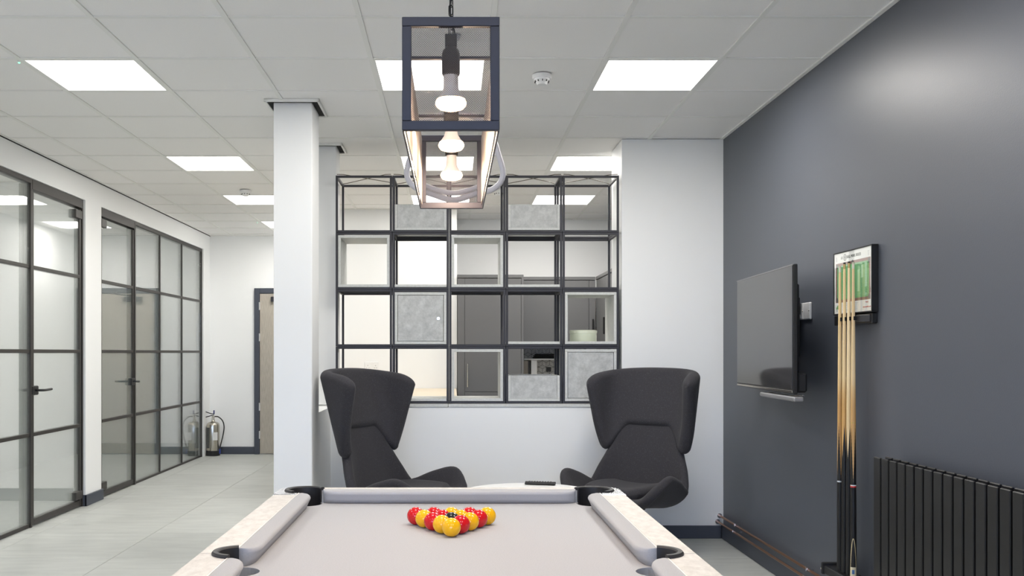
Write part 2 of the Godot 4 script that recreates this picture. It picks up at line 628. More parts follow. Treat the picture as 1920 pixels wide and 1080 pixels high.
func shadow_gap(parent: Node3D, x0: float, x1: float, z0: float, z1: float) -> void:
	var w := MB.new()
	var o := 0.048
	var t := 0.012
	for s in [[x0 - o, x1 + o, z0 - o, z0 - o + t], [x0 - o, x1 + o, z1 + o - t, z1 + o], [x0 - o, x0 - o + t, z0 - o, z1 + o], [x1 + o - t, x1 + o, z0 - o, z1 + o]]:
		w.span(s[0], s[1], 2.792, CEIL + 0.004, s[2], s[3])
	wp("ceiling_trim", w, M.tee, parent)
	w = MB.new()
	o = 0.036
	for s in [[x0 - o, x1 + o, z0 - o, z0], [x0 - o, x1 + o, z1, z1 + o], [x0 - o, x0, z0, z1], [x1, x1 + o, z0, z1]]:
		w.span(s[0], s[1], 2.7985, 2.806, s[2], s[3])
	wp("shadow_gap", w, M.void, parent)


# ---------------------------------------------------------------------------------------------- ceiling
func ceiling_and_lights() -> void:
	var c := struct("ceiling", MB.new().span(-6.7, 2.1, 2.835, 2.98, -3.4, 12.5), M.void, "white suspended ceiling of square mineral tiles in a metal grid", "ceiling")
	var tees := []
	var k := -8
	while k <= 2:
		tees.append(0.78 + 0.6 * k)
		k += 1
	var xs := [XL]
	for t in tees:
		if t > XL + 0.02 and t < XR - 0.02:
			xs.append(t)
	xs.append(XR)
	var zs := []
	for n in range(-2, 14):
		zs.append(4.255 + 0.6 * n)
	zs.append(ZF)
	var lamps := {}
	for q in [[-2.22, 1], [-0.42, 1], [0.78, 1], [-2.22, 5], [-0.42, 5], [0.78, 5], [-2.22, 8], [-0.42, 8], [0.78, 8], [-2.22, 11]]:
		lamps["%.2f %d" % [q[0], q[1]]] = true
	var shared := {}
	for j in zs.size() - 1:
		for i in xs.size() - 1:
			var x0: float = xs[i]
			var x1: float = xs[i + 1]
			var z0: float = zs[j]
			var z1: float = zs[j + 1]
			if lamps.has("%.2f %d" % [x0, j - 2]):
				continue
			if x0 > -1.4 and x1 < 0.1 and z0 > 10.1:
				continue
			if x0 > -0.1 and z0 > 10.7:
				continue
			var key := "%.2f %.2f" % [x1 - x0, z1 - z0]
			if not shared.has(key):
				shared[key] = MB.new().box(Vector3.ZERO, Vector3(x1 - x0 - 0.018, 0.016, z1 - z0 - 0.018), 0.004).mesh()
			put("ceiling_tile", shared[key], M.tile, c, P((x0 + x1) / 2, 2.8185, (z0 + z1) / 2))
	var w := wp("near_ceiling_tiles", MB.new().span(XL, XR, 2.81, 2.826, -3.2, 3.05), M.tile, c)
	w.set_meta("kind", "stuff")
	w = wp("office_ceiling_tiles", MB.new().span(-6.5, XL - 0.1, 2.81, 2.826, 3.2, ZF), M.tile, c)
	w.set_meta("kind", "stuff")
	for i in range(1, xs.size() - 1):
		wp("main_tee", MB.new().span(xs[i] - 0.012, xs[i] + 0.012, CEIL, 2.83, 3.04, ZF), M.tee, c)
	for j in zs.size():
		for i in xs.size() - 1:
			wp("cross_tee", MB.new().span(xs[i] + 0.013, xs[i + 1] - 0.013, CEIL + 0.001, 2.83, zs[j] - 0.012, zs[j] + 0.012), M.tee, c)
	w = wp("edge_trim", MB.new().span(XL, XL + 0.022, CEIL - 0.002, CEIL + 0.012, 3.0, ZF).span(XR - 0.022, XR, CEIL - 0.002, CEIL + 0.012, 3.0, ZF).span(XL, -1.45, CEIL - 0.002, CEIL + 0.012, ZF - 0.022, ZF).span(-1.45, 0.04, CEIL - 0.002, CEIL + 0.012, 9.928, 9.95).span(0.04, XR, CEIL - 0.002, CEIL + 0.012, 10.678, 10.7), M.tee, c)
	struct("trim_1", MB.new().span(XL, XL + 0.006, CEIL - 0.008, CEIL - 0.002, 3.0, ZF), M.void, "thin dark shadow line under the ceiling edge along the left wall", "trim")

	var day := Color(1.0, 0.985, 0.96)
	var diffuser := glow(day, 3.0)
	var spots := [[-2.22, 1, "square light panel at the left of the nearest row, left of the column", 0.45], [-0.42, 1, "square light panel half hidden behind the caged pendant, in the nearest row", 0.85], [0.78, 1, "square light panel beside the smoke detector, nearest the grey wall", 1.60],
		[-2.22, 5, "square light panel in the second row, over the corridor", 1.40], [-0.42, 5, "square light panel in the second row, seen through the pendant cage", 0.26], [0.78, 5, "square light panel cut off by the white pier above the shelving", 1.50],
		[-2.22, 8, "square light panel behind the small far detector, cut by the column", 0.60], [-0.42, 8, "square light panel over the kitchen just under the pendant's lower rim", 0.40], [0.78, 8, "square light panel over the kitchen seen through the top right shelving cells", 1.40],
		[-2.22, 11, "square light panel deepest in the corridor, near the oak door", 1.30],
		[-2.22, -3, "square light panel above the left of the table's near end", 0.35], [-0.42, -3, "square light panel directly above the table's near end", 0.40], [0.78, -3, "square light panel beside the grey wall near the radiator", 0.80],
		[-2.22, -7, "square light panel behind the viewpoint on the left", 0.50], [-0.42, -7, "square light panel behind the viewpoint in the middle", 0.50], [0.78, -7, "square light panel behind the viewpoint on the right", 0.60]]
	for s in spots:
		var x: float = s[0] + 0.3
		var z: float = 4.255 + 0.6 * s[1] + 0.3
		panel(x, z, diffuser, s[2], s[3], day)
	panel(-4.9, 6.4, diffuser, "square light panel inside the nearer glazed office", 3.8, day)

	# smoke detectors and pilot lights
	var det := [[0.48, 5.13, "white smoke detector between the pendant and the right light panel"], [-1.92, 8.78, "small white smoke detector over the corridor in front of a light panel"], [0.42, 8.75, "tiny white smoke detector over the kitchen right of the pendant"]]
	for q in det:
		var t := thing("smoke_detector", q[2], "smoke detector", P(q[0], CEIL, q[1]), 0, "ceiling smoke detectors")
		put("base", MB.new().lathe(Vector3.ZERO, [Vector2(0.0, -0.022), Vector2(0.048, -0.022), Vector2(0.052, -0.018), Vector2(0.052, 0.0), Vector2(0, 0.0)], 32).mesh(), M.white_gloss, t)
		put("head", MB.new().lathe(Vector3.ZERO, [Vector2(0, -0.053), Vector2(0.024, -0.053), Vector2(0.028, -0.049), Vector2(0.03, -0.042), Vector2(0.042, -0.030), Vector2(0.042, -0.022), Vector2(0, -0.022)], 32).mesh(), M.white_gloss, t)
		var sl := MB.new()
		for i in 10:
			var a := TAU * i / 10.0
			sl.xf = Transform3D(Basis(Vector3.UP, a), Vector3.ZERO)
			sl.box(Vector3(0, -0.035, 0.0375), Vector3(0.004, 0.012, 0.006))
		put("vent_slots", sl.mesh(), M.black, t)
	for q in [[-2.24, 4.9, "tiny green pilot light beside the nearest corridor light panel"], [-2.26, 10.95, "tiny green pilot light beside the deepest corridor light panel"]]:
		var t := thing("pilot_light", q[2], "indicator light", P(q[0], CEIL, q[1]), 0, "green pilot lights in the ceiling")
		put("bezel", MB.new().lathe(Vector3.ZERO, [Vector2(0, -0.003), Vector2(0.009, -0.003), Vector2(0.011, 0.0), Vector2(0, 0)], 16).mesh(), M.white_gloss, t)
		put("led_glow", MB.new().lathe(Vector3.ZERO, [Vector2(0, -0.009), Vector2(0.004, -0.008), Vector2(0.006, -0.003), Vector2(0, -0.003)], 16).mesh(), glow(Color(0.25, 1.0, 0.7), 1.2), t)


func panel(x: float, z: float, diffuser: Material, label: String, e: float, col: Color) -> void:
	var t := thing("ceiling_light_panel", label, "light panel", P(x, CEIL, z), 0, "flush ceiling light panels")
	put("frame", MB.new().box(Vector3(0, 0.006, -0.2835), Vector3(0.576, 0.012, 0.009)).box(Vector3(0, 0.006, 0.2835), Vector3(0.576, 0.012, 0.009)).box(Vector3(-0.2835, 0.006, 0), Vector3(0.009, 0.012, 0.558)).box(Vector3(0.2835, 0.006, 0), Vector3(0.009, 0.012, 0.558)).mesh(), M.tee, t)
	put("light_diffuser", MB.new().box(Vector3(0, 0.008, 0), Vector3(0.556, 0.008, 0.556)).mesh(), diffuser, t)
	area_light(P(x, CEIL - 0.002, z), Vector2(0.55, 0.55), e, col)


# ---------------------------------------------------------------------------------------------- glazed screens
func rails(w: MB, z0: float, z1: float) -> void:
	for y in [0.69, 1.315, 1.945]:
		w.span(-3.185, -3.148, y - 0.014, y + 0.014, z0, z1, 0.002)


func glass_pane(z0: float, z1: float, y0: float, y1: float) -> MB:
	return MB.new().span(-3.160, -3.154, y0, y1, z0, z1).span(-3.178, -3.172, y0, y1, z0, z1)


func screens() -> void:
	var rows := [0.03, 0.69, 1.315, 1.945, 2.565]
	# nearer screen: fixed lights, then a door hinged at the pier
	var s := thing("window_1", "dark framed fixed glazing of the nearer office screen, left of its door", "glass screen", P(-3.17, 0, 6.0))
	s.set_meta("kind", "structure")
	wp("head_frame", MB.new().span(-3.21, -3.14, 2.565, 2.60, 4.75, 7.085, 0.002), M.bar, s)
	wp("floor_channel", MB.new().span(-3.19, -3.15, 0.0, 0.03, 4.75, 7.085, 0.002), M.bar, s)
	for z in [4.77, 5.56, 6.33]:
		wp("mullion", MB.new().span(-3.20, -3.145, 0.03, 2.565, z - 0.014, z + 0.014, 0.002), M.bar, s)
	wp("door_post", MB.new().span(-3.23, -3.14, 0.0, 2.565, 7.06, 7.085, 0.002), M.bar, s)
	var zz := [4.784, 5.546, 5.574, 6.316, 6.344, 7.06]
	for k in 3:
		for y in [0.69, 1.315, 1.945]:
			wp("glazing_bar", MB.new().span(-3.185, -3.148, y - 0.014, y + 0.014, zz[2 * k], zz[2 * k + 1], 0.002), M.bar, s)
		wp("pane", glass_pane(zz[2 * k], zz[2 * k + 1], 0.03, 2.565), M.glass, s)
	glass_door("door_2", "glazed dark framed door of the nearer office, hinged beside the white pier", 7.09, 8.062, true)
	# farther screen: door beside the pier, then three fixed lights
	glass_door("door_3", "glazed dark framed door of the farther office, just past the white pier", 8.44, 9.36, false)
	s = thing("window_2", "dark framed fixed glazing of the farther office screen, three lights wide", "glass screen", P(-3.17, 0, 10.6))
	s.set_meta("kind", "structure")
	wp("head_frame", MB.new().span(-3.21, -3.14, 2.565, 2.60, 9.365, 11.888, 0.002), M.bar, s)
	wp("floor_channel", MB.new().span(-3.19, -3.15, 0.0, 0.022, 9.365, 11.888, 0.002), M.bar, s)
	wp("door_post", MB.new().span(-3.22, -3.14, 0.0, 2.565, 9.365, 9.40, 0.002), M.bar, s)
	wp("end_post", MB.new().span(-3.21, -3.14, 0.0, 2.565, 11.862, 11.888, 0.002), M.bar, s)
	for z in [10.205, 11.035]:
		wp("mullion", MB.new().span(-3.19, -3.147, 0.022, 2.565, z - 0.014, z + 0.014, 0.002), M.bar, s)
	zz = [9.40, 10.191, 10.219, 11.021, 11.049, 11.862]
	for k in 3:
		for y in [0.69, 1.315, 1.945]:
			wp("glazing_bar", MB.new().span(-3.185, -3.148, y - 0.014, y + 0.014, zz[2 * k], zz[2 * k + 1], 0.002), M.bar, s)
		wp("pane", glass_pane(zz[2 * k], zz[2 * k + 1], 0.022, 2.565), M.glass, s)


func glass_door(called: String, label: String, z0: float, z1: float, hinge_far: bool) -> void:
	var s := thing(called, label, "glass door", P(-3.17, 0, (z0 + z1) / 2))
	s.set_meta("kind", "structure")
	wp("header", MB.new().span(-3.21, -3.14, 2.525, 2.60, z0, z1, 0.002), M.bar, s)
	var j := z1 if hinge_far else z0
	var sg := -1.0 if hinge_far else 1.0
	wp("jamb", MB.new().span(-3.21, -3.14, 0.0, 2.525, minf(j, j + sg * 0.022), maxf(j, j + sg * 0.022), 0.002), M.bar, s)
	var a := z0 + 0.006
	var b := z1 - 0.006
	if hinge_far:
		b = z1 - 0.034
	else:
		a = z0 + 0.034
	wp("stile", MB.new().span(-3.19, -3.146, 0.012, 2.51, a, a + 0.03, 0.002), M.bar, s)
	wp("stile", MB.new().span(-3.19, -3.146, 0.012, 2.51, b - 0.03, b, 0.002), M.bar, s)
	wp("bottom_rail", MB.new().span(-3.19, -3.146, 0.012, 0.06, a + 0.03, b - 0.03, 0.002), M.bar, s)
	for y in [0.69, 1.315, 1.945]:
		wp("glazing_bar", MB.new().span(-3.185, -3.146, y - 0.014, y + 0.014, a + 0.03, b - 0.03, 0.002), M.bar, s)
	wp("pane", glass_pane(a + 0.03, b - 0.03, 0.06, 2.51), M.glass, s)
	var h := b if hinge_far else a
	for y in [2.43, 0.07]:
		wp("pivot_fitting", MB.new().span(-3.20, -3.135, y, y + 0.07, minf(h, h + sg * 0.13), maxf(h, h + sg * 0.13), 0.004), M.bar, s)
	# lever handle on the free side
	var q := (a + 0.035) if hinge_far else (b - 0.035)
	var back := 1.0 if hinge_far else -1.0
	var lock := wp("lock_case", MB.new().span(-3.20, -3.135, 0.985, 1.055, q - 0.055, q + 0.055, 0.006), M.black, s)
	wp("lever", MB.new().tube(smooth_path([P(-3.199, 1.022, q), P(-3.245, 1.022, q), P(-3.26, 1.022, q + back * 0.03), P(-3.26, 1.026, q + back * 0.14)], 5), 0.0095, 10), M.black, lock)
	wp("lever", MB.new().tube(smooth_path([P(-3.136, 1.022, q), P(-3.09, 1.022, q), P(-3.075, 1.022, q + back * 0.03), P(-3.075, 1.026, q + back * 0.14)], 5), 0.0095, 10), M.black, lock)


# ---------------------------------------------------------------------------------------------- kitchen
func kitchen() -> void:
	# tall housing on the left
	var t := thing("tall_cabinet", "dark grey tall kitchen cabinet with a long bar handle, beside the white partition", "cabinet", P(0.38, 0, 10.2))
	wp("body", MB.new().span(0.045, 0.725, 0.1, 2.07, 9.83, 10.69), M.unit_dark, t)
	wp("plinth", MB.new().span(0.06, 0.71, 0.0, 0.1, 9.88, 10.69), M.black, t)
	wp("cornice", MB.new().span(0.042, 0.728, 2.075, 2.11, 9.80, 10.69, 0.003), M.unit, t)
	wp("end_panel", MB.new().span(0.045, 0.119, 0.1, 2.07, 9.805, 9.828, 0.002), M.unit, t)
	wp("end_panel", MB.new().span(0.705, 0.73, 0.0, 2.075, 9.80, 10.69, 0.002), M.unit, t)
	var d := wp("door", MB.new().span(0.121, 0.703, 0.90, 2.07, 9.805, 9.828, 0.002), M.unit, t)
	wp("bar_handle", MB.new().tube([P(0.15, 0.95, 9.775), P(0.15, 1.19, 9.775)], 0.007, 10).tube([P(0.15, 0.97, 9.805), P(0.15, 0.97, 9.775)], 0.005, 8).tube([P(0.15, 1.17, 9.805), P(0.15, 1.17, 9.775)], 0.005, 8), M.steel, d)
	wp("door", MB.new().span(0.121, 0.703, 0.105, 0.896, 9.805, 9.828, 0.002), M.unit, t)
	# wall cabinets and base cabinets with a splashback between
	t = thing("wall_cabinet", "dark grey kitchen wall cabinets over the patterned splashback", "cabinet", P(1.1, 1.4, 10.4))
	wp("body", MB.new().span(0.735, 1.50, 1.40, 2.06, 10.11, 10.69), M.unit_dark, t)
	wp("cornice", MB.new().span(0.735, 1.513, 2.075, 2.11, 10.08, 10.69, 0.003), M.unit, t)
	wp("door", MB.new().span(0.738, 1.442, 1.402, 2.07, 10.085, 10.108, 0.002), M.unit, t)
	var f := wp("filler", MB.new().span(1.445, 1.513, 1.402, 2.07, 10.085, 10.108, 0.002), M.unit, t)
	wp("handle", MB.new().span(1.478, 1.494, 1.55, 1.66, 10.065, 10.084, 0.002), M.black, f)
	t = thing("base_cabinet", "dark grey kitchen base cabinet under the splashback", "cabinet", P(1.1, 0, 10.4))
	wp("body", MB.new().span(0.735, 1.50, 0.1, 0.89, 10.11, 10.69), M.unit_dark, t)
	wp("door", MB.new().span(0.738, 1.115, 0.11, 0.885, 10.085, 10.108, 0.002), M.unit, t)
	wp("door", MB.new().span(1.12, 1.497, 0.11, 0.885, 10.085, 10.108, 0.002), M.unit, t)
	wp("plinth", MB.new().span(0.735, 1.50, 0.0, 0.1, 10.16, 10.69), M.black, t)
	tag(put("worktop", MB.new().span(0.735, 1.50, 0.892, 0.93, 10.08, 10.69, 0.004).mesh(), M.beech), "pale worktop on the kitchen base cabinet below the splashback", "worktop")
	t = thing("tall_cabinet", "dark grey tall kitchen cabinets returning along the right wall, with black pulls", "cabinet", P(1.7, 0, 9.3))
	wp("body", MB.new().span(1.545, 1.89, 0.0, 2.06, 8.3, 10.08), M.unit_dark, t)
	wp("cornice", MB.new().span(1.515, 1.89, 2.075, 2.11, 8.3, 10.08, 0.003), M.unit, t)
	for z in [[8.31, 8.89], [8.90, 9.48], [9.49, 10.07]]:
		var dr := wp("door", MB.new().span(1.52, 1.543, 0.1, 2.07, z[0], z[1], 0.002), M.unit, t)
		wp("handle", MB.new().span(1.502, 1.519, 1.49, 1.66, z[0] + 0.01, z[0] + 0.03, 0.002), M.black, dr)
	# splashback of rhombus tiles that read as cubes
	t = thing("splashback", "splashback of pale rhombus tiles with dark joints reading as cubes", "splashback", P(1.1, 0.93, 10.69))
	wp("grout", MB.new().span(0.735, 1.50, 0.935, 1.395, 10.683, 10.69), mat(38, 38, 40, 0.9), t)
	var s := 0.047
	var hx := s * 0.866
	var tile_m := [mat(196, 197, 194, 0.3), mat(188, 189, 187, 0.3), mat(203, 204, 201, 0.3)]
	for r in range(-1, 8):
		for q in range(-1, 12):
			var cx := 0.72 + q * 2.0 * hx + (hx if r % 2 != 0 else 0.0)
			var cy := 0.955 + r * 1.5 * s
			for k in 3:
				var a := PI / 2 + TAU * k / 3.0
				var p := []
				var c := Vector2.ZERO
				for e: float in [0.0, 1.0, 2.0]:
					var an := a + e * PI / 3
					p.append(Vector2(cx + s * cos(an), cy + s * sin(an)))
				var poly := PackedVector2Array([Vector2(cx, cy), p[0], p[1], p[2]])
				c = (poly[0] + poly[1] + poly[2] + poly[3]) / 4
				for i in 4:
					poly[i] = c + (poly[i] - c) * 0.93
				if c.x < 0.775 or c.x > 1.46 or c.y < 0.975 or c.y > 1.362:
					continue
				var mb := MB.new()
				mb.xf = Transform3D(Basis(Vector3.RIGHT, Vector3(0, 0, 1), Vector3(0, -1, 0)), Vector3(0, 0, -10.683))
				# prism's (x, Z) plane becomes (x, y): its -z axis maps on to height
				mb.prism(poly, 0.0, 0.005, 0.0008)
				wp("rhombus_tile", mb, tile_m[k], t)
	t = thing("wall_shelf", "thin white shelf across the patterned splashback", "shelf", P(1.1, 1.225, 10.6))
	wp("board", MB.new().span(0.737, 1.45, 1.222, 1.238, 10.45, 10.672, 0.002), M.white_gloss, t)
	wp("bracket", MB.new().span(0.86, 0.925, 0.935, 1.221, 10.45, 10.66, 0.002), M.white_gloss, t)
	t = thing("folded_cloth", "stack of black folded cloths on the thin white kitchen shelf", "cloth", P(1.0, 1.239, 10.55))
	for k in 3:
		wp("fold", MB.new().span(0.885 + 0.012 * k, 1.12, 1.2395 + 0.017 * k, 1.2555 + 0.017 * k, 10.46, 10.62, 0.007), M.black_soft, t)
	t = thing("chopping_board", "grey brown board leaning under the kitchen shelf, black edged", "board", P(0.78, 0.93, 10.5))
	wp("face", MB.new().span(0.740, 0.822, 0.932, 1.215, 10.40, 10.425, 0.003), mat(132, 127, 120, 0.6), t)
	wp("edge", MB.new().span(0.823, 0.842, 0.932, 1.215, 10.395, 10.43, 0.002), M.black, t)
	t = thing("wall_socket", "small black socket low on the patterned splashback", "socket", P(1.075, 1.11, 10.67))
	wp("plate", MB.new().span(1.05, 1.10, 1.09, 1.14, 10.66, 10.676, 0.003), M.black, t)
	wp("rocker", MB.new().span(1.06, 1.075, 1.105, 1.12, 10.655, 10.66, 0.001), M.black_soft, t)
	# breakfast bar
	t = thing("breakfast_bar", "pale beech topped breakfast bar behind the shelving", "counter", P(-0.7, 0, 9.0))
	wp("top", MB.new().span(-1.40, 0.035, 0.895, 0.93, 8.15, 9.945, 0.004), M.beech, t)
	wp("panel", MB.new().span(-1.38, -0.05, 0.0, 0.894, 8.45, 8.48), M.white, t)
	wp("panel", MB.new().span(-0.08, -0.05, 0.0, 0.894, 8.49, 9.94), M.white, t)
	# double socket on the partition
	t = thing("double_socket", "white double power socket on the partition, seen through the shelving", "socket", P(-0.852, 1.165, 9.945))
	wp("plate", MB.new().span(-0.926, -0.778, 1.122, 1.208, 9.94, 9.949, 0.003), M.white_gloss, t)
	for sx in [-1.0, 1.0]:
		var h := wp("outlet", MB.new().span(-0.852 + sx * 0.040 - 0.026, -0.852 + sx * 0.040 + 0.026, 1.128, 1.185, 9.938, 9.94, 0.001), M.white_gloss, t)
		var hole := MB.new()
		hole.span(-0.852 + sx * 0.04 - 0.002, -0.852 + sx * 0.04 + 0.002, 1.164, 1.172, 9.937, 9.938)
		hole.span(-0.852 + sx * 0.04 - 0.014, -0.852 + sx * 0.04 - 0.008, 1.143, 1.147, 9.937, 9.938)
		hole.span(-0.852 + sx * 0.04 + 0.008, -0.852 + sx * 0.04 + 0.014, 1.143, 1.147, 9.937, 9.938)
		wp("pin_holes", hole, M.black, h)
		wp("switch", MB.new().span(-0.852 + sx * 0.016 - 0.006, -0.852 + sx * 0.016 + 0.006, 1.187, 1.203, 9.936, 9.94, 0.001), M.white_gloss, t)


# ---------------------------------------------------------------------------------------------- shelving
func shelving() -> void:
	var top := 2.558
	var pit := 0.402
	var x0 := -0.829
	var zf := 6.69
	var zb := 7.08
	var tw := 0.0155
	var s := thing("shelf_sill", "grey laminate sill board capping the low wall under the shelving", "sill", P(0.17, 0.922, 6.85))
	wp("board", MB.new().span(-0.858, -0.036, 0.9225, 0.9445, 6.668, 7.098, 0.001), M.edge, s)
	wp("board", MB.new().span(-0.0335, 1.184, 0.9225, 0.9445, 6.668, 7.098, 0.001), M.edge, s)
	var proto := thing("shelving_frame", "", "shelving frame", P(x0 + 0.2, 0.946, (zf + zb) / 2), 0, "black square tube shelving frames")
	var hw := 0.1985
	var hd := (zb - zf) / 2
	for r in 4:
		var y0 := pit * r
		var y1 := pit * (r + 1) - 0.001
		for sx in [-1.0, 1.0]:
			for sz in [-1.0, 1.0]:
				put("post", MB.new().box(Vector3(sx * (hw - tw / 2), (y0 + y1) / 2, sz * (hd - tw / 2)), Vector3(tw, y1 - y0, tw), 0.001).mesh(), M.steel_frame, proto)
		for yy in [y0 + tw / 2, y1 - tw / 2]:
			for sz in [-1.0, 1.0]:
				put("cross_rail", MB.new().box(Vector3(0, yy, sz * (hd - tw / 2)), Vector3(2 * hw - 2 * tw, tw, tw), 0.001).mesh(), M.steel_frame, proto)
			for sx in [-1.0, 1.0]:
				put("side_rail", MB.new().box(Vector3(sx * (hw - tw / 2), yy, 0), Vector3(tw, tw, 2 * hd - 2 * tw), 0.001).mesh(), M.steel_frame, proto)
	var yt := pit * 4 + 0.002
	for sx in [-1.0, 1.0]:
		put("brace_rod", MB.new().tube([Vector3(-sx * 0.19, yt + 0.006, 0.185), Vector3(-sx * 0.15, yt + 0.012, 0.15), Vector3(sx * 0.15, yt + 0.008 + 0.004 * sx, -0.15), Vector3(sx * 0.19, yt + 0.004, -0.185)], 0.0028, 8).mesh(), M.rod, proto)
	var names := ["leftmost tower of black tube shelving, against the white column", "black tube shelving tower with a locked door box in its third cell", "middle black tube shelving tower, behind the caged pendant", "black tube shelving tower with two drawer boxes, right of the middle", "rightmost tower of black tube shelving, against the white pier"]
	proto.set_meta("label", names[0])
	for k in range(1, 5):
		copy(proto, names[k], P(x0 + 0.2 + 0.4 * k, 0.946, (zf + zb) / 2))
	# what stands in the cells (column, row counted from the top)
	var at := func(c: int, r: int) -> Vector3: return P(x0 + 0.2 + 0.4 * c, 0.946 + pit * (3 - r) + tw + 0.001, (zf + zb) / 2)
	var cw := 0.364
	var cd := 0.385
	var ch := 0.366
	# low open-topped boxes
	var bx := thing("drawer_box", "", "box", at.call(1, 0), 0, "grey open topped boxes in the shelving")
	put("front", MB.new().box(Vector3(0, 0.0995, cd / 2 - 0.011), Vector3(cw - 0.038, 0.163, 0.018), 0.001).mesh(), M.concrete, bx)
	put("back", MB.new().box(Vector3(0, 0.0995, -cd / 2 + 0.011), Vector3(cw - 0.038, 0.163, 0.018), 0.001).mesh(), M.concrete, bx)
	for sx in [-1.0, 1.0]:
		put("side", MB.new().box(Vector3(sx * (cw / 2 - 0.009), 0.0995, 0), Vector3(0.018, 0.163, cd), 0.001).mesh(), M.edge, bx)
	put("base", MB.new().box(Vector3(0, 0.0088, 0), Vector3(cw, 0.0176, cd), 0.001).mesh(), M.edge, bx)
	bx.set_meta("label", "concrete grey open box in the top row under the pendant, left of it")
	copy(bx, "concrete grey open box in the top row, right of the pendant", at.call(3, 0))
	copy(bx, "concrete grey open box in the bottom row, before the tiled splashback", at.call(3, 3))
	# open cubes
	var cu := thing("open_cube", "", "shelf cube", at.call(0, 1), 0, "grey open cubes in the shelving")
	put("top", MB.new().box(Vector3(0, ch - 0.0095, 0), Vector3(cw, 0.019, cd), 0.001).mesh(), M.edge, cu)
	put("bottom", MB.new().box(Vector3(0, 0.0095, 0), Vector3(cw, 0.019, cd), 0.001).mesh(), M.edge, cu)
	for sx in [-1.0, 1.0]:
		put("side", MB.new().box(Vector3(sx * (cw / 2 - 0.0095), ch / 2, 0), Vector3(0.019, ch - 0.039, cd), 0.001).mesh(), M.edge, cu)
	cu.set_meta("label", "grey laminate open cube at the left end of the second row")
	copy(cu, "grey laminate open cube in the second row under the pendant", at.call(2, 1))
	copy(cu, "grey laminate open cube holding the mint green tin", at.call(4, 2))
	copy(cu, "grey laminate open cube in the bottom row, before the bar handle", at.call(2, 3))
	# boxes with a door
	var db := thing("door_box", "", "cupboard", at.call(1, 2), 0, "grey door boxes in the shelving")
	put("top", MB.new().box(Vector3(0, ch - 0.0095, 0), Vector3(cw, 0.019, cd), 0.001).mesh(), M.edge, db)
	put("bottom", MB.new().box(Vector3(0, 0.0095, 0), Vector3(cw, 0.019, cd), 0.001).mesh(), M.edge, db)
	for sx in [-1.0, 1.0]:
		put("side", MB.new().box(Vector3(sx * (cw / 2 - 0.0095), ch / 2, 0), Vector3(0.019, ch - 0.039, cd), 0.001).mesh(), M.edge, db)
	put("back", MB.new().box(Vector3(0, ch / 2, -cd / 2 + 0.02), Vector3(cw - 0.04, ch - 0.04, 0.008)).mesh(), M.edge, db)
	var door := put("door", MB.new().box(Vector3.ZERO, Vector3(cw - 0.043, ch - 0.043, 0.018), 0.001).mesh(), M.concrete, db, Vector3(0, ch / 2, cd / 2 - 0.013))
	var plain := copy(db, "grey laminate door box without a lock, bottom right of the shelving", at.call(4, 3))
	db.set_meta("label", "grey laminate door box with a key lock, in the third row")
	var lk := MB.new()
	lk.xf = Transform3D(Basis(Vector3.RIGHT, PI / 2), Vector3(0.125, -0.003, 0.009))
	lk.lathe(Vector3.ZERO, [Vector2(0, 0.009), Vector2(0.010, 0.009), Vector2(0.012, 0.007), Vector2(0.013, 0.0), Vector2(0, 0)], 24)
	put("lock", lk.mesh(), M.chrome, door)
	put("key", MB.new().box(Vector3(0.125, -0.003, 0.024), Vector3(0.003, 0.018, 0.014), 0.001).mesh(), M.black, door)
	# loose boards
	var bd := thing("shelf_board", "", "shelf board", at.call(1, 1), 0, "grey loose boards lying in the shelving")
	put("board", MB.new().box(Vector3(0, 0.009, 0), Vector3(cw, 0.018, cd), 0.001).mesh(), M.edge, bd)
	for sx in [-1.0, 1.0]:
		put("fixing_clip", MB.new().box(Vector3(sx * 0.14, -0.006, 0.15), Vector3(0.01, 0.012, 0.02), 0.001).mesh(), M.black, bd)
	bd.set_meta("label", "grey laminate board on the second row, left of the pendant")
	copy(bd, "grey laminate board on the second row, right of the pendant", at.call(3, 1))
	copy(bd, "grey laminate board on the third row, before the dark cabinets", at.call(3, 2))
	copy(bd, "grey laminate board at the bottom, behind the left wing chair", at.call(1, 3))
	# mint tin
	var tn := thing("round_tin", "mint green round tin with a lid in the shelving's right cube", "tin", at.call(4, 2) + Vector3(-0.02, 0.0195, -0.05))
	put("tin_body", MB.new().lathe(Vector3.ZERO, [Vector2(0, 0), Vector2(0.095, 0), Vector2(0.0975, 0.003), Vector2(0.0975, 0.060), Vector2(0, 0.060)], 48).mesh(), mat(216, 222, 200, 0.3), tn)
	put("lid", MB.new().lathe(Vector3.ZERO, [Vector2(0.0975, 0.060), Vector2(0.100, 0.061), Vector2(0.1005, 0.080), Vector2(0.097, 0.0835), Vector2(0, 0.0835)], 48).mesh(), mat(224, 229, 208, 0.3), tn)


# ---------------------------------------------------------------------------------------------- wing chairs
func theta(a: float, a0: float, a1: float, most: float) -> float:
	return most * smoothstep(a0, a1, absf(a))


# lateral and forward offset after an arc length a along a section that turns forward towards its ends
func section(a: float, a0: float, a1: float, most: float) -> Vector2:
	var r := Vector2.ZERO
	var m := 40
	var d := absf(a) / m
	for i in m:
		var th := theta((i + 0.5) * d, a0, a1, most)
		r += Vector2(cos(th), sin(th)) * d
	return Vector2(r.x * signf(a), r.y)


func edge_round(d: float, r: float) -> float:
	var q := clampf(d / r, 0.0, 1.0)
	return sqrt(1.0 - (1.0 - q) * (1.0 - q))


func lean(y: float) -> float:
	return -0.200 - 0.30 * (y - 0.45)


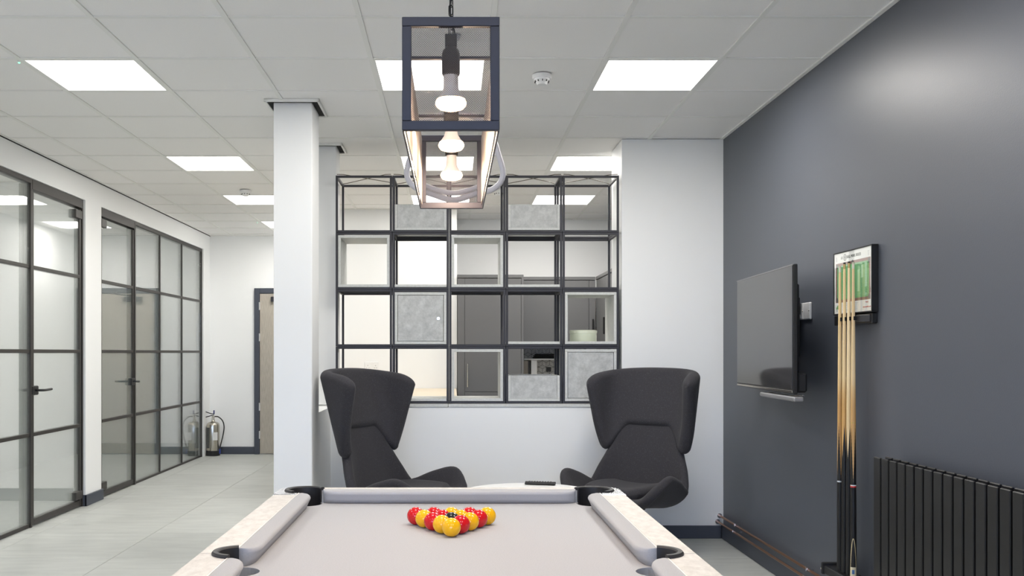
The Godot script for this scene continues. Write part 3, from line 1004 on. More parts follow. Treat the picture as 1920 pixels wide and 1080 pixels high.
func make_chair() -> Node3D:
	var t := thing("wing_chair", "", "armchair", Vector3.ZERO, 0, "charcoal felt wing chairs")
	# wing: outline in (arc length, height), bottom curve B(s), top curve T(s)
	var nu := 73
	var nv := 37
	var g := []
	var th := []
	for i in nu:
		var s := sin(PI / 2 * (2.0 * i / (nu - 1) - 1.0))
		var q := absf(s)
		var rc := 0.0 if q < 0.8 else 1.0 - sqrt(maxf(0.0, 1.0 - pow((q - 0.8) / 0.2, 2)))
		var ba := 0.310 * q
		var by := 0.824 - 0.160 * smoothstep(0.40, 0.92, q) + 0.035 * rc
		var ta := 0.545 * q - 0.01 * rc
		var ty := 1.205 - 0.055 * pow(q, 2.2) - 0.055 * rc
		var row := []
		var tr := []
		for j in nv:
			var u := 0.5 - 0.5 * cos(PI * j / (nv - 1))
			var a := lerpf(ba, ta, u) * signf(s)
			var y := lerpf(by, ty, u)
			var flare := 0.34 + 0.10 * (y - 0.7) 
			var sec := section(a, 0.12, 0.41, deg_to_rad(88.0) * (0.86 + 0.10 * flare))
			row.append(Vector3(sec.x, y, lean(y) + sec.y + 0.012))
			var dl := lerpf(0.310, 0.545, u) * (1.0 - q)
			var dh := minf(u, 1.0 - u) * (ty - by)
			tr.append(0.082 * edge_round(dl, 0.045) * edge_round(dh, 0.04))
		g.append(row)
		th.append(tr)
	put("wing", MB.new().pad(g, th).mesh(), M.felt, t)
	# shell: seat, arms and back in one sheet
	var K := [  # forward, height, half arc, most turn, start and end of the turn
		[0.315, 0.390, 0.235, 0.45, 0.10, 0.30],
		[0.285, 0.405, 0.335, 0.85, 0.12, 0.32],
		[0.215, 0.405, 0.440, 1.10, 0.16, 0.36],
		[0.080, 0.390, 0.430, 1.12, 0.17, 0.36],
		[-0.060, 0.372, 0.385, 1.05, 0.16, 0.35],
		[-0.150, 0.380, 0.365, 1.00, 0.15, 0.36],
		[-0.195, 0.445, 0.355, 1.00, 0.14, 0.37],
		[-0.227, 0.540, 0.320, 0.85, 0.10, 0.38],
		[-0.257, 0.640, 0.275, 0.75, 0.05, 0.40],
		[-0.287, 0.740, 0.240, 0.80, 0.04, 0.45],
		[-0.320, 0.850, 0.270, 0.95, 0.04, 0.48],
		[-0.347, 0.940, 0.290, 1.05, 0.04, 0.50],
	]
	g = []
	th = []
	var mu := 57
	var mv := 69
	for i in mu:
		g.append([])
		th.append([])
	var total := K.size() - 1.0
	var cen := []
	for j in mv:
		var u := 0.5 - 0.5 * cos(PI * j / (mv - 1)) if j < 12 else -1.0
		var w := float(j) / (mv - 1) * total
		if j < 8:
			w = total * 8.0 / (mv - 1) * (1.0 - cos(PI / 2 * j / 8.0))
		var k := mini(int(w), K.size() - 2)
		var e := w - k
		var p := []
		for c in 6:
			var k0: float = K[maxi(k - 1, 0)][c]
			var k3: float = K[mini(k + 2, K.size() - 1)][c]
			p.append(cubic_interpolate(K[k][c], K[k + 1][c], k0, k3, e))
		cen.append(p)
	for j in mv:
		var p: Array = cen[j]
		var pa: Array = cen[maxi(j - 1, 0)]
		var pb: Array = cen[mini(j + 1, mv - 1)]
		var tan := Vector2(pb[0] - pa[0], pb[1] - pa[1]).normalized()
		var nor := Vector2(tan.y, -tan.x)   # (forward, height): up on the seat, forward on the back
		if nor.y < -0.2:
			nor = -nor
		var dj := minf(j, mv - 1 - j)
		for i in mu:
			var s := sin(PI / 2 * (2.0 * i / (mu - 1) - 1.0))
			var sec := section(p[2] * s, p[4], p[5], p[3])
			g[i].append(Vector3(sec.x, p[1] + nor.y * sec.y, p[0] + nor.x * sec.y))
			var along: float = absf(p[0] - cen[0][0]) + absf(p[1] - cen[0][1])
			var la := edge_round(along, 0.03) if j < mv - 1 else 0.0
			if j == 0:
				la = 0.0
			th[i].append(0.056 * edge_round(p[2] * (1.0 - absf(s)), 0.03) * la)
	put("shell", MB.new().pad(g, th).mesh(), M.felt, t)
	# seat cushion
	g = []
	th = []
	var cu := 41
	for i in cu:
		var a := sin(PI / 2 * (2.0 * i / (cu - 1) - 1.0))
		var row := []
		var tr := []
		for j in cu:
			var b := sin(PI / 2 * (2.0 * j / (cu - 1) - 1.0))
			# square to rounded square
			var x := a * sqrt(1.0 - 0.32 * b * b)
			var z := b * sqrt(1.0 - 0.32 * a * a)
			var zz := 0.055 - 0.245 * z
			row.append(Vector3(0.225 * x, 0.440 + 0.035 * x * x - 0.03 * maxf(0, z) * 0.0 + 0.02 * (zz - 0.05), zz))
			tr.append(0.075 * edge_round((1.0 - absf(a)) * 0.23, 0.045) * edge_round((1.0 - absf(b)) * 0.25, 0.045))
		g.append(row)
		th.append(tr)
	put("seat_cushion", MB.new().pad(g, th).mesh(), M.felt, t)
	# swivel base
	put("base_column", MB.new().lathe(Vector3.ZERO, [Vector2(0, 0.03), Vector2(0.03, 0.03), Vector2(0.028, 0.30), Vector2(0.10, 0.33), Vector2(0.10, 0.352), Vector2(0, 0.352)], 24).mesh(), M.black, t)
	for k in 4:
		var leg := MB.new()
		leg.xf = Transform3D(Basis(Vector3.UP, PI / 4 + PI / 2 * k), Vector3.ZERO)
		leg.tube([Vector3(0, 0.04, 0.02), Vector3(0, 0.034, 0.18), Vector3(0, 0.012, 0.33)], 0.012, 10, false, 1.8)
		put("leg", leg.mesh(), M.black, t)
	return t


func seating() -> void:
	var t := make_chair()
	t.position = P(-0.33, 0, 5.86)
	t.rotation.y = deg_to_rad(61)
	t.set_meta("label", "charcoal felt wing chair on the left, beside the white column")
	copy(t, "charcoal felt wing chair on the right, between the table and the television", P(1.10, 0, 5.93), deg_to_rad(-36))
	var ct := thing("side_table", "small round white table between the two wing chairs", "table", P(0.43, 0, 5.37))
	put("tabletop", MB.new().lathe(Vector3.ZERO, [Vector2(0, 0.494), Vector2(0.372, 0.494), Vector2(0.38, 0.502), Vector2(0.38, 0.510), Vector2(0.374, 0.516), Vector2(0, 0.516)], 64).mesh(), M.white_gloss, ct)
	put("stem", MB.new().lathe(Vector3.ZERO, [Vector2(0.025, 0.012), Vector2(0.025, 0.494), Vector2(0, 0.494)], 24).mesh(), M.white_gloss, ct)
	put("foot", MB.new().lathe(Vector3.ZERO, [Vector2(0, 0), Vector2(0.2, 0), Vector2(0.2, 0.006), Vector2(0.19, 0.012), Vector2(0, 0.012)], 48).mesh(), M.white_gloss, ct)
	var rc := thing("remote_control", "black television remote lying on the round white table", "remote control", P(0.52, 0.5165, 5.66), deg_to_rad(-12))
	var bod := MB.new()
	bod.tube([Vector3(-0.09, 0.011, 0), Vector3(-0.086, 0.010, 0), Vector3(-0.04, 0.0095, 0), Vector3(0.03, 0.0095, 0), Vector3(0.086, 0.010, 0), Vector3(0.09, 0.010, 0)], 0.0095, 16, false, 2.4)
	put("body", bod.mesh(), M.black, rc)
	var bt := [mat(60, 60, 62, 0.5), mat(60, 90, 170, 0.5), mat(190, 170, 50, 0.5)]
	for i in 9:
		for j in 3:
			var bm: Material = bt[0]
			if i == 1 and j == 1:
				bm = bt[1]
			elif i == 1 and j == 0:
				bm = bt[2]
			put("button", MB.new().box(Vector3(-0.066 + 0.016 * i, 0.0188, -0.011 + 0.011 * j), Vector3(0.009, 0.003, 0.006), 0.001).mesh(), bm, rc)


# ---------------------------------------------------------------------------------------------- pool table
const TX := -0.012
const TZ := 2.137
const BED := 0.811
const TOP := 0.853


func cut(poly: PackedVector2Array, holes: Array) -> PackedVector2Array:
	var p := poly
	for h in holes:
		var r := Geometry2D.clip_polygons(p, h)
		if r.size():
			var best := 0
			for i in r.size():
				if r[i].size() > 2 and absf(poly_area(r[i])) > absf(poly_area(r[best])):
					best = i
			p = r[best]
	return p


func poly_area(p: PackedVector2Array) -> float:
	var a := 0.0
	for i in p.size():
		a += p[i].cross(p[(i + 1) % p.size()])
	return a / 2


# a cushion from p to q (table plan), nose towards the playing side
func cushion(p: Vector2, q: Vector2, inward: Vector2) -> MB:
	var prof := [Vector2(0, TOP + 0.0005), Vector2(0.026, TOP + 0.001), Vector2(0.038, TOP - 0.0002), Vector2(0.0425, TOP - 0.003), Vector2(0.0445, TOP - 0.008), Vector2(0.0437, TOP - 0.0115), Vector2(0.0425, TOP - 0.0135), Vector2(0.036, BED + 0.015), Vector2(0.030, BED + 0.0005), Vector2(0, BED + 0.0005)]
	var ln := (q - p).length()
	var dir := (q - p) / ln
	var st := []
	var e := 0.062
	for k in 15:
		st.append(e * (1.0 - cos(PI / 2 * k / 14.0)))
	for k in range(1, 6):
		st.append(e + (ln - 2 * e) * k / 6.0)
	for k in 15:
		st.append(ln - e * (1.0 - cos(PI / 2 * (14 - k) / 14.0)))
	var mb := MB.new()
	var grid := []
	for d in st:
		var f := minf(d, ln - d)
		var sc := 0.22 + 0.78 * pow(edge_round(f, e), 0.9)
		var row := []
		for c in prof:
			var w: Vector2 = p + dir * d + inward * c.x * sc
			row.append(P(w.x, c.y, w.y))
		grid.append(row)
	var m := prof.size()
	# smooth normals over the rounded nose
	var nr := []
	for i in grid.size():
		var row := []
		for j in m:
			var du: Vector3 = grid[mini(i + 1, grid.size() - 1)][j] - grid[maxi(i - 1, 0)][j]
			var dv: Vector3 = grid[i][mini(j + 1, m - 1)] - grid[i][maxi(j - 1, 0)]
			var nn := du.cross(dv).normalized()
			var outw := P(inward.x, 0, inward.y) + Vector3.UP * 0.6 if j < 5 else P(inward.x, 0, inward.y) - Vector3.UP * 0.3
			if nn.dot(outw) < 0:
				nn = -nn
			row.append(nn)
		nr.append(row)
	for i in grid.size() - 1:
		for j in m - 1:
			mb.tri(grid[i][j], grid[i + 1][j], grid[i + 1][j + 1], nr[i][j], nr[i + 1][j], nr[i + 1][j + 1])
			mb.tri(grid[i][j], grid[i + 1][j + 1], grid[i][j + 1], nr[i][j], nr[i + 1][j + 1], nr[i][j + 1])
	for i in [0, grid.size() - 1]:
		var nn: Vector3 = P(-dir.x, 0, -dir.y) if i == 0 else P(dir.x, 0, dir.y)
		for j in range(1, m - 1):
			mb.tri(grid[i][0], grid[i][j], grid[i][j + 1], nn, nn, nn)
	return mb


func liner(c: Vector2, a0: float, a1: float, r0: float, r1: float) -> MB:
	# flange and inner wall of a pocket, over the angles a0..a1 (plan angles: x right, Z away)
	var mb := MB.new()
	var m := 28
	var prof := [Vector2(r0, BED - 0.06), Vector2(r0, TOP + 0.004), Vector2(r0 + 0.003, TOP + 0.0075), Vector2(r1 - 0.003, TOP + 0.0075), Vector2(r1, TOP + 0.004), Vector2(r1, TOP - 0.002), Vector2(r0 + 0.004, TOP - 0.002), Vector2(r0 + 0.004, BED - 0.06)]
	var k := prof.size()
	for i in m:
		var t0 := lerpf(a0, a1, float(i) / m)
		var t1 := lerpf(a0, a1, float(i + 1) / m)
		for j in k:
			var p: Vector2 = prof[j]
			var q: Vector2 = prof[(j + 1) % k]
			var d := (q - p).normalized()
			var nf := Vector2(d.y, -d.x) * -1.0
			var pts := []
			var ns := []
			for e in [[t0, p], [t1, p], [t1, q], [t0, q]]:
				var an: float = e[0]
				var w: Vector2 = e[1]
				pts.append(P(c.x + cos(an) * w.x, w.y, c.y + sin(an) * w.x))
				ns.append(P(cos(an) * nf.x, nf.y, sin(an) * nf.x))
			mb.tri(pts[0], pts[1], pts[2], ns[0], ns[1], ns[2])
			mb.tri(pts[0], pts[2], pts[3], ns[0], ns[2], ns[3])
	for an in [a0, a1]:
		var nn := P(-sin(an), 0, cos(an)) * (-1.0 if an == a0 else 1.0)
		var pg := []
		for w in prof:
			pg.append(P(c.x + cos(an) * w.x, w.y, c.y + sin(an) * w.x))
		for f in [[0, 1, 6], [0, 6, 7], [1, 2, 3], [1, 3, 4], [1, 4, 5], [1, 5, 6]]:
			mb.tri(pg[f[0]], pg[f[1]], pg[f[2]], nn, nn, nn)
	return mb


func pool_table() -> void:
	var t := thing("pool_table", "pool table with pale grey cloth and stone effect rails", "pool table", P(TX, 0, TZ))
	var hx := 0.485          # inner edge of the long rails
	var ox := 0.561          # outer edge
	var hz := 1.0            # inner edge of the end rails
	var oz := 1.045
	var cx := 0.470
	var cz := 0.965
	var corners := []
	for sx in [-1.0, 1.0]:
		for sz in [-1.0, 1.0]:
			corners.append(Vector2(TX + sx * cx, TZ + sz * cz))
	var mids := [Vector2(TX - 0.470, TZ), Vector2(TX + 0.470, TZ)]
	var holes := []
	for c in corners:
		holes.append(circle(c, 0.054))
	for c in mids:
		holes.append(circle(c, 0.046))
	# bed
	var bed := cut(rect(TX - hx + 0.003, TX + hx - 0.003, TZ - hz + 0.003, TZ + hz - 0.003), holes)
	wp("bed_cloth", MB.new().prism(bed, BED - 0.03, BED), M.cloth, t)
	# long rails: two each side, and one at each end
	var hr := []
	for c in corners:
		hr.append(circle(c, 0.060))
	for c in mids:
		hr.append(circle(c, 0.050))
	for sx in [-1.0, 1.0]:
		for sz in [-1.0, 1.0]:
			var x0: float = TX + sx * hx
			var x1: float = TX + sx * ox
			var z0: float = TZ + sz * 0.0006
			var z1: float = TZ + sz * (oz - 0.165)
			var pl := cut(rect(minf(x0, x1), maxf(x0, x1), minf(z0, z1), maxf(z0, z1)), hr)
			wp("long_rail", MB.new().prism(pl, TOP - 0.06, TOP, 0.003), M.rail, t)
			var cz0: float = TZ + sz * 0.052
			var cz1: float = TZ + sz * (cz - 0.052)
			wp("cushion", cushion(Vector2(x0 - sx * 0.003, cz0), Vector2(x0 - sx * 0.003, cz1), Vector2(-sx, 0)), M.cloth_side, t)
			wp("rail_bead", MB.new().span(x0 - sx * 0.0028, x0 - sx * 0.0002, TOP - 0.02, TOP + 0.0016, cz0, cz1), M.rail_line, t)
	for sz in [-1.0, 1.0]:
		var z0: float = TZ + sz * hz
		var z1: float = TZ + sz * oz
		var pl := cut(rect(TX - ox + 0.11, TX + ox - 0.11, minf(z0, z1), maxf(z0, z1)), hr)
		wp("end_rail", MB.new().prism(pl, TOP - 0.06, TOP, 0.003), M.rail, t)
		var c0 := TX - cx + 0.055
		var c1 := TX + cx - 0.055
		wp("cushion", cushion(Vector2(c0, z0 - sz * 0.003), Vector2(c1, z0 - sz * 0.003), Vector2(0, -sz)), M.cloth_side, t)
		wp("rail_bead", MB.new().span(c0, c1, TOP - 0.02, TOP + 0.0016, z0 - sz * 0.0028, z0 - sz * 0.0002), M.rail_line, t)
	# bright corner castings and black pocket liners
	for sx in [-1.0, 1.0]:
		for sz in [-1.0, 1.0]:
			var pl := PackedVector2Array()
			var ex: float = TX + sx * (ox + 0.002)
			var ez: float = TZ + sz * (oz + 0.002)
			pl.append(Vector2(TX + sx * (ox - 0.1085), ez))
			for k in 9:
				var a := PI / 2 * k / 8.0
				pl.append(Vector2(ex - sx * 0.06 + sx * 0.06 * sin(a), ez - sz * 0.06 + sz * 0.06 * cos(a)))
			pl.append(Vector2(ex, TZ + sz * (oz - 0.1635)))
			pl.append(Vector2(TX + sx * hx, TZ + sz * (oz - 0.1635)))
			pl.append(Vector2(TX + sx * hx, TZ + sz * 0.93))
			pl.append(Vector2(TX + sx * (hx - 0.03), TZ + sz * hz))
			pl.append(Vector2(TX + sx * (ox - 0.1085), TZ + sz * hz))
			wp("corner_casting", MB.new().prism(cut(pl, hr), TOP - 0.07, TOP + 0.002, 0.004), M.cast, t)
			var cc := Vector2(TX + sx * cx, TZ + sz * cz)
			var mid := atan2(sz, sx)
			wp("pocket_liner", liner(cc, mid - 1.80, mid + 1.80, 0.0525, 0.068), M.pocket, t)
	for sx in [-1.0, 1.0]:
		var mid := 0.0 if sx > 0 else PI
		wp("pocket_liner", liner(Vector2(TX + sx * 0.470, TZ), mid - 1.35, mid + 1.35, 0.0445, 0.060), M.pocket, t)
	for c in corners + mids:
		wp("pocket_cup", MB.new().lathe(P(c.x, 0, c.y), [Vector2(0.0, BED - 0.14), Vector2(0.05, BED - 0.13), Vector2(0.053, BED - 0.035), Vector2(0.049, BED - 0.035), Vector2(0.046, BED - 0.125), Vector2(0, BED - 0.132)], 28), M.pocket, t)
	wp("apron", MB.new().span(TX - 0.52, TX + 0.52, 0.56, 0.66, TZ - 1.0, TZ + 1.0, 0.01), M.rail, t)
	wp("cabinet", MB.new().span(TX - 0.53, TX - 0.50, 0.66, 0.79, TZ - 0.93, TZ + 0.93).span(TX + 0.50, TX + 0.53, 0.66, 0.79, TZ - 0.93, TZ + 0.93).span(TX - 0.44, TX + 0.44, 0.66, 0.79, TZ - 1.03, TZ - 1.01).span(TX - 0.44, TX + 0.44, 0.66, 0.79, TZ + 1.01, TZ + 1.03), M.rail, t)
	for sx in [-1.0, 1.0]:
		for sz in [-1.0, 1.0]:
			wp("leg", MB.new().span(TX + sx * 0.36, TX + sx * 0.50, 0.0, 0.56, TZ + sz * 0.80, TZ + sz * 0.96, 0.012), M.rail, t)


func balls() -> void:
	var r := 0.0254
	var red := mat(205, 22, 30, 0.04)
	var yel := mat(243, 182, 12, 0.04)
	var blk := mat(22, 21, 23, 0.04)
	var look := {"r": ["red", red], "y": ["yellow", yel], "k": ["black", blk]}
	var rows := ["y", "yr", "rky", "yryr", "rryry"]
	var said := [["glossy yellow pool ball at the front tip of the rack"],
		["glossy yellow pool ball, left of the two just behind the tip", "glossy red pool ball, right of the two just behind the tip"],
		["glossy red pool ball on the rack's left edge, in its middle row", "glossy black pool ball in the middle of the rack", "glossy yellow pool ball on the rack's right edge, in its middle row"],
		["glossy yellow pool ball on the rack's left edge, beside the corner ball", "glossy red pool ball inside the rack, behind and left of the black ball", "glossy yellow pool ball inside the rack, behind and right of the black ball", "glossy red pool ball on the rack's right edge, beside the corner ball"],
		["glossy red pool ball at the rack's left back corner", "glossy red pool ball in the back row, second from the left", "glossy yellow pool ball in the middle of the back row", "glossy red pool ball in the back row, second from the right", "glossy yellow pool ball at the rack's right back corner"]]
	var prof := []
	for k in 25:
		var a := -PI / 2 + PI * k / 24.0
		prof.append(Vector2(maxf(0.0, r * cos(a)), r + r * sin(a)))
	var mesh := MB.new().lathe(Vector3.ZERO, prof, 40).mesh()
	for i in 5:
		for j in i + 1:
			var c: Array = look[rows[i][j]]
			var o := put("pool_ball", mesh, c[1], null, P(-0.0045 + (j - i / 2.0) * 0.0511, BED + 0.0003, 2.545 + i * 0.0511 * 0.866))
			tag(o, said[i][j], "ball", "racked pool balls")


# ---------------------------------------------------------------------------------------------- pendant
func expanded_mesh(w: float, h: float, px: float, py: float, wire: float) -> ArrayMesh:
	# diamonds of bent strand in the x-y plane, centred
	var v := PackedVector3Array()
	var n := PackedVector3Array()
	var idx := PackedInt32Array()
	var nx := int(round(w / px))
	var ny := int(round(h / py))
	var dx := w / nx
	var dy := h / ny
	var a := wire * 0.5
	for j in ny:
		for i in 2 * nx:
			var x0 := -w / 2 + i * dx * 0.5
			var x1 := x0 + dx * 0.5
			var y0 := -h / 2 + j * dy
			for f in 1:
				var up := (i + j) % 2 == 0
				var p := Vector3(x0, y0 + (0.0 if up else dy), 0)
				var q := Vector3(x1, y0 + (dy if up else 0.0), 0)
				var d := (q - p).normalized()
				var s := Vector3(-d.y, d.x, 0) * a
				var b := v.size()
				var o := [s * 0.9 + Vector3(0, 0, -a * 0.6), -s * 0.9 + Vector3(0, 0, -a * 0.6), Vector3(0, 0, a)]
				for k in 3:
					v.append(p + o[k]); n.append((o[k] as Vector3).normalized())
				for k in 3:
					v.append(q + o[k]); n.append((o[k] as Vector3).normalized())
				for k in 3:
					var l := (k + 1) % 3
					idx.append_array([b + k, b + l, b + 3 + l, b + k, b + 3 + l, b + 3 + k])
	var arr := []
	arr.resize(Mesh.ARRAY_MAX)
	arr[Mesh.ARRAY_VERTEX] = v
	arr[Mesh.ARRAY_NORMAL] = n
	arr[Mesh.ARRAY_INDEX] = idx
	var am := ArrayMesh.new()
	am.add_surface_from_arrays(Mesh.PRIMITIVE_TRIANGLES, arr)
	return am


func pendant() -> void:
	var x := -0.004
	var hw := 0.0862
	var y0 := 1.698
	var y1 := 1.898
	var z0 := 1.676
	var z1 := 2.60
	var b := 0.0165
	var zc := (z0 + z1) / 2
	var t := thing("pendant_light", "dark blue black caged box pendant with three bulbs over the pool table", "pendant light", P(x, y0, zc))
	for s in [[z0, 1.0], [z1, -1.0]]:
		var za: float = s[0]
		var zb: float = s[0] + s[1] * 0.012
		wp("frame_upright", MB.new().span(x - hw, x - hw + b, y0 + b, y1 - b, za, zb, 0.001), M.lamp, t)
		wp("frame_upright", MB.new().span(x + hw - b, x + hw, y0 + b, y1 - b, za, zb, 0.001), M.lamp, t)
		wp("frame_bar", MB.new().span(x - hw, x + hw, y1 - b, y1, za, zb, 0.001), M.lamp, t)
		wp("frame_bar", MB.new().span(x - hw, x + hw, y0, y0 + b, za, zb, 0.001), M.lamp, t)
	for sx in [-1.0, 1.0]:
		for yy in [[y1 - 0.012, y1], [y0, y0 + 0.010]]:
			wp("side_bar", MB.new().span(x + sx * hw, x + sx * (hw - 0.003), yy[0], yy[1], z0 + 0.012, z1 - 0.012), M.lamp, t)
	# expanded metal: ends and long sides
	var em := expanded_mesh(2 * hw - 2 * b + 0.004, y1 - y0 - 2 * b + 0.004, 0.0041, 0.0016, 0.0007)
	for z in [z0 + 0.008, z1 - 0.008]:
		var o := put("mesh_panel", em, M.lamp, t, P(x, (y0 + y1) / 2, z) - t.position)
		o.set_meta("kind", "stuff")
	var sm := expanded_mesh(z1 - z0 - 0.026, y1 - y0 - 0.022, 0.0052, 0.0024, 0.0016)
	for sx in [-1.0, 1.0]:
		var o := put("mesh_panel", sm, mat(150, 143, 138, 0.5, 0.1), t, P(x + sx * (hw - 0.005), (y0 + y1) / 2, zc) - t.position)
		o.rotation.y = PI / 2
		o.set_meta("kind", "stuff")
	# top: a spine that carries the lampholders and two cross bars
	wp("spine_bar", MB.new().span(x - 0.008, x + 0.008, y1 - 0.004, y1, z0 + 0.112, z1 - 0.012), M.lamp, t)
	for z in [1.89, 2.35]:
		wp("cross_bar", MB.new().span(x - hw + 0.003, x + hw - 0.003, y1 - 0.010, y1 - 0.0045, z - 0.006, z + 0.006, 0.001), M.lamp, t)
	var bulb_m := glow(Color(1.0, 0.82, 0.62), 9.0, Color8(245, 240, 230))
	var silver := mat(240, 238, 236, 0.35)
	var warm := Color(1.0, 0.87, 0.74)
	for z in [1.776, 2.137, 2.498]:
		var hold := wp("lampholder", MB.new().lathe(P(x, 0, z), [Vector2(0.0, 1.823), Vector2(0.0155, 1.8235), Vector2(0.0168, 1.826), Vector2(0.0168, 1.862), Vector2(0.0150, 1.870), Vector2(0.009, 1.876), Vector2(0, 1.876)], 28), M.black_soft, t)
		wp("bracket", MB.new().span(x - 0.011, x + 0.011, 1.8765, 1.899, z - 0.008, z + 0.008, 0.001), M.black_soft, hold)
		wp("bulb_neck", MB.new().lathe(P(x, 0, z), [Vector2(0.0, 1.824), Vector2(0.0135, 1.8228), Vector2(0.0138, 1.802), Vector2(0.0155, 1.794), Vector2(0.021, 1.785), Vector2(0.0268, 1.778)], 28), silver, t)
		wp("light_bulb", MB.new().lathe(P(x, 0, z), [Vector2(0.0, 1.790), Vector2(0.0268, 1.7775), Vector2(0.029, 1.7725), Vector2(0.0285, 1.768), Vector2(0.024, 1.762), Vector2(0.014, 1.7585), Vector2(0, 1.7575)], 32), bulb_m, t)
		var l := OmniLight3D.new()
		l.name = numbered("bulb_light")
		l.light_color = warm
		l.light_energy = 0.09
		l.light_size = 0.006
		l.omni_range = 12.0
		l.omni_attenuation = 2.0
		l.shadow_enabled = true
		l.position = P(x, 1.770, z)
		add_child(l)
	# chains up to the ceiling, with the flex beside the nearer one
	var link := MB.new()
	var ring := []
	for k in 20:
		var a := TAU * k / 20.0
		ring.append(Vector3(0.0044 * cos(a), 0.0065 * signf(sin(a)) * (1.0 if absf(sin(a)) > 0.3 else 0.0) + 0.0042 * sin(a), 0))
	link.tube(ring, 0.0009, 6, true)
	var lm := link.mesh()
	for z in [1.776, 2.498]:
		var k := 0
		var y := y1 + 0.006
		while y < CEIL - 0.006:
			var o := put("chain_link", lm, M.wire, t, P(x, y, z) - t.position)
			o.rotation.y = PI / 2 * (k % 2) + 0.5
			k += 1
			y += 0.0200
		wp("ceiling_hook", MB.new().lathe(P(x, 0, z), [Vector2(0, CEIL - 0.02), Vector2(0.012, CEIL - 0.018), Vector2(0.02, CEIL - 0.004), Vector2(0.02, CEIL), Vector2(0, CEIL)], 20), M.wire, t)
	var flex := []
	for k in 60:
		var y := lerpf(y1 - 0.004, CEIL - 0.002, k / 59.0)
		flex.append(P(x + 0.005 * cos(k * 0.9) + 0.003, y, 1.776 + 0.006 * sin(k * 0.9)))
	wp("flex", MB.new().tube(smooth_path(flex, 3), 0.0016, 6), M.wire, t)
	# pale looped fitting hanging farther back
	var g := thing("looped_pendant", "pale grey looped pendant fitting hanging behind the caged pendant", "pendant light", P(0, 2.0, 4.5))
	var pix := [[925, 262], [934, 288], [942, 316], [942, 333], [934, 347], [918, 357], [890, 364], [850, 375], [810, 364], [785, 355], [770, 344], [763, 328], [765, 310], [772, 288], [780, 262], [800, 225], [850, 212], [900, 225]]
	var pts := []
	for q in pix:
		pts.append(P((q[0] - 849.5) * 4.5 / 1780.0, 1.305 + (661.0 - q[1]) * 4.5 / 1780.0, 4.5))
	wp("loop", MB.new().tube(smooth_path(pts, 6, true), 0.0135, 12, true, 1.0), M.grey_plastic, g)
	var chev := []
	for q in [[790, 346], [850, 362], [910, 346]]:
		chev.append(P((q[0] - 849.5) * 4.5 / 1780.0, 1.305 + (661.0 - q[1]) * 4.5 / 1780.0, 4.5))
	wp("cross_strap", MB.new().tube(smooth_path(chev, 6), 0.012, 12), M.grey_plastic, g)
	wp("stem", MB.new().tube([P(0.001, 2.42, 4.5), P(0.001, CEIL, 4.5)], 0.006, 10), M.grey_plastic, g)
	wp("ceiling_rose", MB.new().lathe(P(0.001, 0, 4.5), [Vector2(0, CEIL - 0.02), Vector2(0.03, CEIL - 0.018), Vector2(0.034, CEIL), Vector2(0, CEIL)], 24), M.grey_plastic, g)


# ---------------------------------------------------------------------------------------------- along the grey wall
func grey_wall_things() -> void:
	# television on an arm
	var tv := thing("television", "black flat television on a wall arm, turned off", "television", P(1.724, 1.423, 5.295), deg_to_rad(-90 - 2.8))
	# local frame: x along the screen, z out of the screen (turned to face the room)
	var scr := mat(58, 58, 60, 0.09)
	put("housing", MB.new().box(Vector3(0, 0, -0.012), Vector3(1.12, 0.65, 0.022), 0.004).mesh(), M.black, tv)
	put("screen", MB.new().box(Vector3(0, 0.008, 0.0005), Vector3(1.100, 0.618, 0.003)).mesh(), scr, tv)
	put("bezel_strip", MB.new().box(Vector3(0, -0.314, 0.001), Vector3(1.10, 0.010, 0.004), 0.001).mesh(), M.steel, tv)
	put("top_strip", MB.new().box(Vector3(0, 0.3205, 0.001), Vector3(1.116, 0.006, 0.004), 0.001).mesh(), mat(120, 120, 122, 0.4), tv)
	var rear := put("rear_box", MB.new().box(Vector3(0, -0.02, -0.042), Vector3(0.94, 0.52, 0.038), 0.014).mesh(), M.black_soft, tv)
	put("speaker_box", MB.new().box(Vector3(0, -0.27, -0.055), Vector3(1.06, 0.10, 0.05), 0.01).mesh(), M.black_soft, rear)
	put("arm", MB.new().box(Vector3(0.0, 0.02, -0.105), Vector3(0.10, 0.20, 0.09), 0.006).mesh(), M.black_soft, tv)
	put("wall_plate", MB.new().box(Vector3(0.0, 0.02, -0.155), Vector3(0.30, 0.32, 0.012), 0.003).mesh(), M.black_soft, tv)
	var sb := thing("sensor_bar", "slim silver bar hanging under the television", "sensor bar", P(1.735, 1.058, 5.10), deg_to_rad(-92.8))
	put("bar", MB.new().box(Vector3(0.08, 0.014, 0), Vector3(0.62, 0.024, 0.05), 0.006).mesh(), mat(150, 150, 152, 0.35, 0.4), sb)
	for q in [-0.12, 0.26]:
		put("bracket", MB.new().box(Vector3(q, 0.0275, -0.03), Vector3(0.02, 0.004, 0.06), 0.001).mesh(), M.steel, sb)
	# two plates on the wall behind it
	for k in 2:
		var zc := 5.155 - 0.092 * k
		var sp := thing("wall_plate", ["silver wall plate with a socket, partly behind the television", "blank silver wall plate right of the television"][k], "wall plate", P(XR, 1.527, zc), 0, "silver plates beside the television")
		wp("plate", MB.new().span(XR - 0.014, XR - 0.0005, 1.482, 1.572, zc - 0.043, zc + 0.043, 0.004), M.switch, sp)
		if k == 0:
			wp("socket", MB.new().span(XR - 0.026, XR - 0.014, 1.487, 1.512, zc - 0.006, zc + 0.018, 0.003), M.switch, sp)
		for yy in [1.527]:
			wp("screw", MB.new().span(XR - 0.016, XR - 0.0135, yy - 0.003, yy + 0.003, zc - 0.036, zc - 0.030, 0.001), M.steel, sp)
	poster()
	cue_rack()
	radiator()
	pipes()


